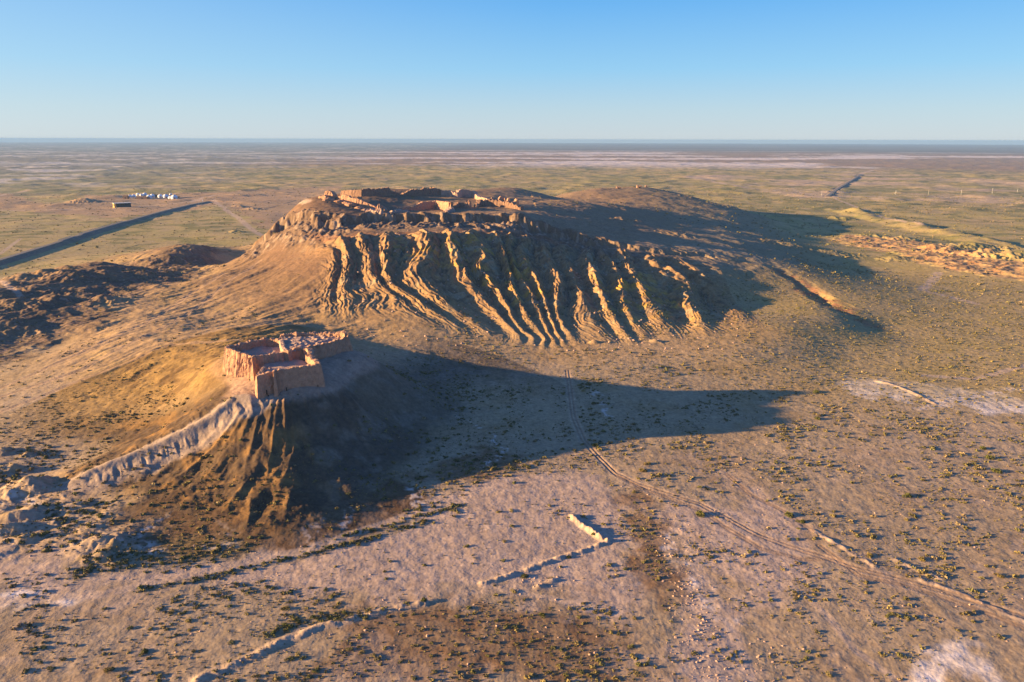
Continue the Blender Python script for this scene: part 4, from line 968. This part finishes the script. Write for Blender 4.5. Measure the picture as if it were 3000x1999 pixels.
# lines of greener bushes along the runnels
rg = np.random.default_rng(99)
extra = []
for (P, wd) in GREENL:
    for _ in range(int(len(P)*16)):
        i = rg.integers(len(P)-1); k = rg.random(); q = P[i]+(P[i+1]-P[i])*k; extra.append((q[0]+rg.normal(0, wd*.45), q[1]+rg.normal(0, wd*.45), rg.uniform(.4, 1.3), rg.random(), (2.0 if rg.random() < .45 else .9)))
for (u, v, r_, n_) in [(75, 1420, 30, 26), (20, 1400, 30, 20), (140, 1330, 40, 16), (150, 1590, 60, 26), (250, 1500, 70, 30), (1740, 1300, 40, 14), (1450, 1370, 50, 20), (2830, 1060, 60, 26), (1950, 1090, 50, 24), (180, 1520, 60, 26), (2050, 1420, 60, 10)]:
    for _ in range(n_):
        x, y = at_z(u+rg.normal(0, r_), v+rg.normal(0, r_*.3), 0); extra.append((float(x), float(y), rg.uniform(.5, 1.7), rg.random(), (2.0 if rg.random() < .6 else .9)))
pts = np.concatenate([pts, np.array(extra)])
NAMED = [(2050, 1508, 2.6, 'round bushy olive shrub standing right beside the vehicle track, larger than its neighbours'), (2312, 1510, 2.1, 'olive shrub, left one of the clustered pair at the head of the low bank'), (2348, 1532, 1.7, 'smaller olive shrub, right one of the clustered pair at the head of the low bank'),
    (2878, 1316, 2.2, 'dark green shrub, upper one of the cluster on the salty plain at the right'), (2896, 1342, 2.6, 'broad dark green shrub, lower one of the cluster on the salty plain at the right'), (2918, 1382, 2.4, 'dark green shrub with a long shadow just below the right-hand cluster'), (2662, 1456, 2.2, 'flat olive shrub alone on the plain between the low bank and the right-hand cluster'),
    (1882, 1382, 2.0, 'rounded golden shrub, lower one of two just beyond the track bend'), (1896, 1362, 1.7, 'rounded golden shrub, upper one of two just beyond the track bend'), (1742, 1305, 2.0, 'green shrub growing where the track leaves the big shadow'), (2394, 1152, 2.5, 'green shrub just beyond the tip of the small hill shadow'), (2396, 1230, 2.2, 'low wide green shrub below the tip of the small hill shadow'),
    (2548, 1633, 1.6, 'golden shrub at the lower end of the short bank beside the track'), (838, 1785, 1.5, 'yellowish shrub alone on the pale flat above the long white bank'), (425, 1912, 1.5, 'dark green shrub with long shadow on the pale flat at lower left'), (318, 1966, 1.5, 'yellow-green shrub near the bottom edge at lower left'),
    (1738, 1568, 1.3, 'olive shrub growing against the bend of the angled earth wall'), (1535, 1690, 1.5, 'dark shrub rooted on the curved part of the angled earth wall'), (1592, 1805, 1.3, 'dark green shrub below the angled earth wall'), (1668, 1634, 1.3, 'olive shrub on the long arm of the angled earth wall'), (1240, 1768, 1.5, 'dark shrub at the right end of the long white bank'), (2700, 1640, 1.6, 'golden shrub at right between the track and the white salt patch'), (2925, 1690, 1.5, 'round golden shrub near the right edge above the track')]
NX = []
for u, v, s, lab in NAMED:
    x, y = at_z(u, v, 0); NX.append((float(x), float(y)))
NXa = np.array(NX)
dmin = np.min(np.hypot(pts[:, 0][:, None]-NXa[:, 0], pts[:, 1][:, None]-NXa[:, 1]), axis=1); pts = pts[dmin > 3.5]
Zp = H(pts[:, 0], pts[:, 1], False)
rp = np.hypot(pts[:, 0], pts[:, 1]); appar = pts[:, 2]/rp; az_ = np.degrees(np.arctan2(pts[:, 0], pts[:, 1]))
dep = np.degrees(np.arctan2(CAMZ-Zp, rp)); inview = (np.abs(az_) < 37) & (dep < 39.5) & (rp < 600)
cand = np.where(inview)[0]; cand = cand[np.argsort(-appar[cand])][:300-len(NAMED)-3]
indiv = np.zeros(len(pts), bool); indiv[cand] = True
def leafcol(rnd, green, x, y):
    base = np.array([[.235, .18, .07]])*np.ones((len(rnd), 1)); k = np.clip(rnd, 0, 1)[:, None]
    c = base*(1-k)+np.array([[.14, .13, .05]])*k
    gz_ = (green > 1.5)[:, None]; c = np.where(gz_, np.array([[.10, .10, .036]])*(.8+.5*k), c)
    pale = (green < .12)[:, None]; c = np.where(pale, np.array([[.28, .21, .11]]), c)
    return c
small = pts[~indiv]; zs = Zp[~indiv]; rs = rp[~indiv]
near_t = [clump(22, .55, 500+i) for i in range(8)]; far_t = [clump(8, .85, 520+i) for i in range(6)]
VV = []; CC = []
col = leafcol(small[:, 3], small[:, 4], small[:, 0], small[:, 1]); rg = np.random.default_rng(5)
tiny = small[:, 2] < .42
for tmpl, sel in ((near_t, (rs < 520) & ~tiny), (far_t, (rs >= 520) | tiny)):
    ids = np.where(sel)[0]; which = rg.integers(len(tmpl), size=len(ids))
    for w_ in range(len(tmpl)):
        ii = ids[which == w_]; T = tmpl[w_]; a = rg.random(len(ii))*6.283; c, s_ = np.cos(a), np.sin(a); S = small[ii, 2]
        x = T[None, :, :, 0]*c[:, None, None]-T[None, :, :, 1]*s_[:, None, None]; y = T[None, :, :, 0]*s_[:, None, None]+T[None, :, :, 1]*c[:, None, None]
        z = T[None, :, :, 2]*np.ones_like(x)
        P = np.stack([x*S[:, None, None]+small[ii, 0][:, None, None], y*S[:, None, None]+small[ii, 1][:, None, None], z*S[:, None, None]*(.85 if tmpl is near_t else .8)+zs[ii][:, None, None]], 3)
        VV.append(P.reshape(-1, 3)); CC.append(np.repeat(col[ii]*rg.uniform(.75, 1.25, (len(ii), 1)), T.shape[0]*3, axis=0))
VV = np.concatenate(VV).astype(np.float32); CC = np.concatenate(CC)
def tri_mesh(name, V, C):
    me = bpy.data.meshes.new(name); n = len(V); me.vertices.add(n); me.loops.add(n); me.polygons.add(n//3)
    me.vertices.foreach_set('co', V.astype(np.float32).ravel()); me.loops.foreach_set('vertex_index', np.arange(n, dtype=np.int32)); me.polygons.foreach_set('loop_start', np.arange(0, n, 3, dtype=np.int32))
    me.update(calc_edges=True); ca = me.attributes.new('leaf', 'FLOAT_COLOR', 'POINT'); ca.data.foreach_set('color', np.concatenate([C, np.ones((n, 1))], 1).astype(np.float32).ravel()); me.materials.append(SCRUBM); return me
o = bpy.data.objects.new('desert_scrub', tri_mesh('desert_scrub', VV, CC)); sc.collection.objects.link(o); tag(o, 'countless dry golden and olive scrub tufts scattered over the desert plain', 'scrub', kind='stuff')
print('scrub tris', len(VV)//3, 'pts', len(pts))
def bush_mesh(nm, seed, n, leaf, c0, c1):
    T = clump(n, leaf, seed, .85); rg = np.random.default_rng(seed); k = rg.random((n, 1)); k2 = np.repeat(k, 3, axis=0)
    return tri_mesh(nm, T.reshape(-1, 3), np.array([c0])*(1-k2)+np.array([c1])*k2)
BM = {'golden': [bush_mesh('shrub', 700+i, 110, .26, (.31, .235, .09), (.19, .16, .06)) for i in range(5)],
      'olive': [bush_mesh('shrub', 720+i, 120, .25, (.22, .195, .065), (.13, .125, .045)) for i in range(5)],
      'green': [bush_mesh('shrub', 740+i, 150, .23, (.15, .155, .045), (.09, .095, .03)) for i in range(5)]}
TALL = [bush_mesh('shrub', 760+i, 260, .2, (.13, .125, .03), (.075, .08, .022)) for i in range(4)]
GOLDT = [bush_mesh('shrub', 780+i, 240, .2, (.24, .17, .05), (.15, .12, .035)) for i in range(2)]
def zone_label(x, y, col):
    u = 1500+FPX*x/(y*math.cos(PITCH)+CAMZ*math.sin(PITCH))
    if u < 1000 and y > 232: w_ = 'on the flat at the foot of the small fort hill'
    elif u < 1000: w_ = 'on the pale flat at lower left'
    elif u < 1700 and y > 232: w_ = 'around the angled earth wall'
    elif u < 1950: w_ = 'on the dark ground at the bottom middle'
    elif y > 255: w_ = 'on the plain beyond the vehicle track'
    else: w_ = 'between the track and the lower right corner'
    return f'low {col} scrub bush {w_}', f'{col} bushes {w_}'
for i in cand:
    x, y, s, a, g = pts[i]; col = 'green' if g > 1.5 else ('golden' if g < .62 else 'olive')
    me = BM[col][int(a*1000) % 5]; b = bpy.data.objects.new('shrub', me); sc.collection.objects.link(b)
    b.location = (x, y, Zp[i]-.05); b.rotation_euler = (0, 0, a*6.28); s *= .88; b.scale = (s, s*(.8+.4*a), s*(.65+.35*g/2.0))
    lb, gr = zone_label(x, y, col); tag(b, lb, 'shrub', gr)
for k, ((u, v, s, lab), (x, y)) in enumerate(zip(NAMED, NX)):
    gold = 'golden' in lab or 'yellow' in lab
    b = bpy.data.objects.new('shrub', (GOLDT[k % 2] if gold else TALL[k % 4])); sc.collection.objects.link(b); b.location = (x, y, Hs(x, y)-.1); b.rotation_euler = (0, 0, k*1.7); b.scale = (s, s*.9, s*.85); tag(b, lab, 'shrub', 'large single shrubs on the plain')
rg = np.random.default_rng(77); cl = []
for (u, v, su, sv, n_) in [(2060, 1900, 50, 90, 260), (2010, 1720, 30, 60, 160), (2230, 1960, 80, 60, 200), (1960, 1620, 25, 50, 110), (2800, 1700, 120, 80, 120), (620, 1640, 160, 40, 140), (1600, 1700, 60, 20, 60), (300, 1600, 120, 60, 160), (1250, 1850, 500, 90, 260), (2450, 1300, 350, 120, 260)]:
    uu = u+rg.normal(0, su, n_); vv = np.clip(v+rg.normal(0, sv, n_), 1250, 2050); x, y = at_z(uu, vv, 0); cl.append(np.stack([x, y, .12+.5*rg.random(n_)**3], 1))
m_ = 900; sx = rg.uniform(-140, 180, m_); sy = rg.uniform(520, 760, m_); cl.append(np.stack([sx, sy, .3+1.1*rg.random(m_)**3], 1))
cl = np.concatenate(cl); zc = H(cl[:, 0], cl[:, 1])
O8 = np.array([(1, 0, 0), (.5, .87, 0), (-.5, .87, 0), (-1, 0, 0), (-.5, -.87, 0), (.5, -.87, 0), (.35, .2, .7), (-.4, .3, .62), (0, -.45, .66)])
T8 = [(0, 1, 6), (1, 2, 7), (1, 7, 6), (2, 3, 7), (3, 4, 8), (3, 8, 7), (4, 5, 8), (5, 0, 6), (5, 6, 8), (6, 7, 8)]
V = []; F = []
for i, (x, y, r) in enumerate(cl):
    P = O8*(1+.35*rg.normal(0, 1, (9, 3)).clip(-1, 1))*r; a = rg.random()*6.28; c, s_ = math.cos(a), math.sin(a)
    V.append(np.stack([P[:, 0]*c-P[:, 1]*s_+x, P[:, 0]*s_+P[:, 1]*c+y, P[:, 2]+zc[i]-.06], 1)); F += [tuple(i*9+q for q in t_) for t_ in T8]
tag(obj('loose_clods', np.concatenate(V), F, MUDL), 'countless loose pale clods and small stones strewn over the flats and gullied slopes', 'stones', kind='stuff')
# ---------------------------------------------------------------- distance haze
hz = bpy.data.materials.new('air'); hz.use_nodes = True; N = hz.node_tree.nodes; N.remove(N['Principled BSDF']); v_ = N.new('ShaderNodeVolumePrincipled'); v_.inputs['Density'].default_value = HAZE_D; v_.inputs['Color'].default_value = (.22, .40, .74, 1); v_.inputs['Anisotropy'].default_value = 0.0
hz.node_tree.links.new(v_.outputs[0], N['Material Output'].inputs['Volume'])
z0, z1, q = -14.0, 160.0, 35600.0
V = [(a, b, c) for c in (z0, z1) for a, b in ((-q, -400), (q, -400), (q, q), (-q, q))]
o = obj('haze', V, [(0, 3, 2, 1), (4, 5, 6, 7), (0, 1, 5, 4), (1, 2, 6, 5), (2, 3, 7, 6), (3, 0, 4, 7)], hz); o['kind'] = 'stuff'
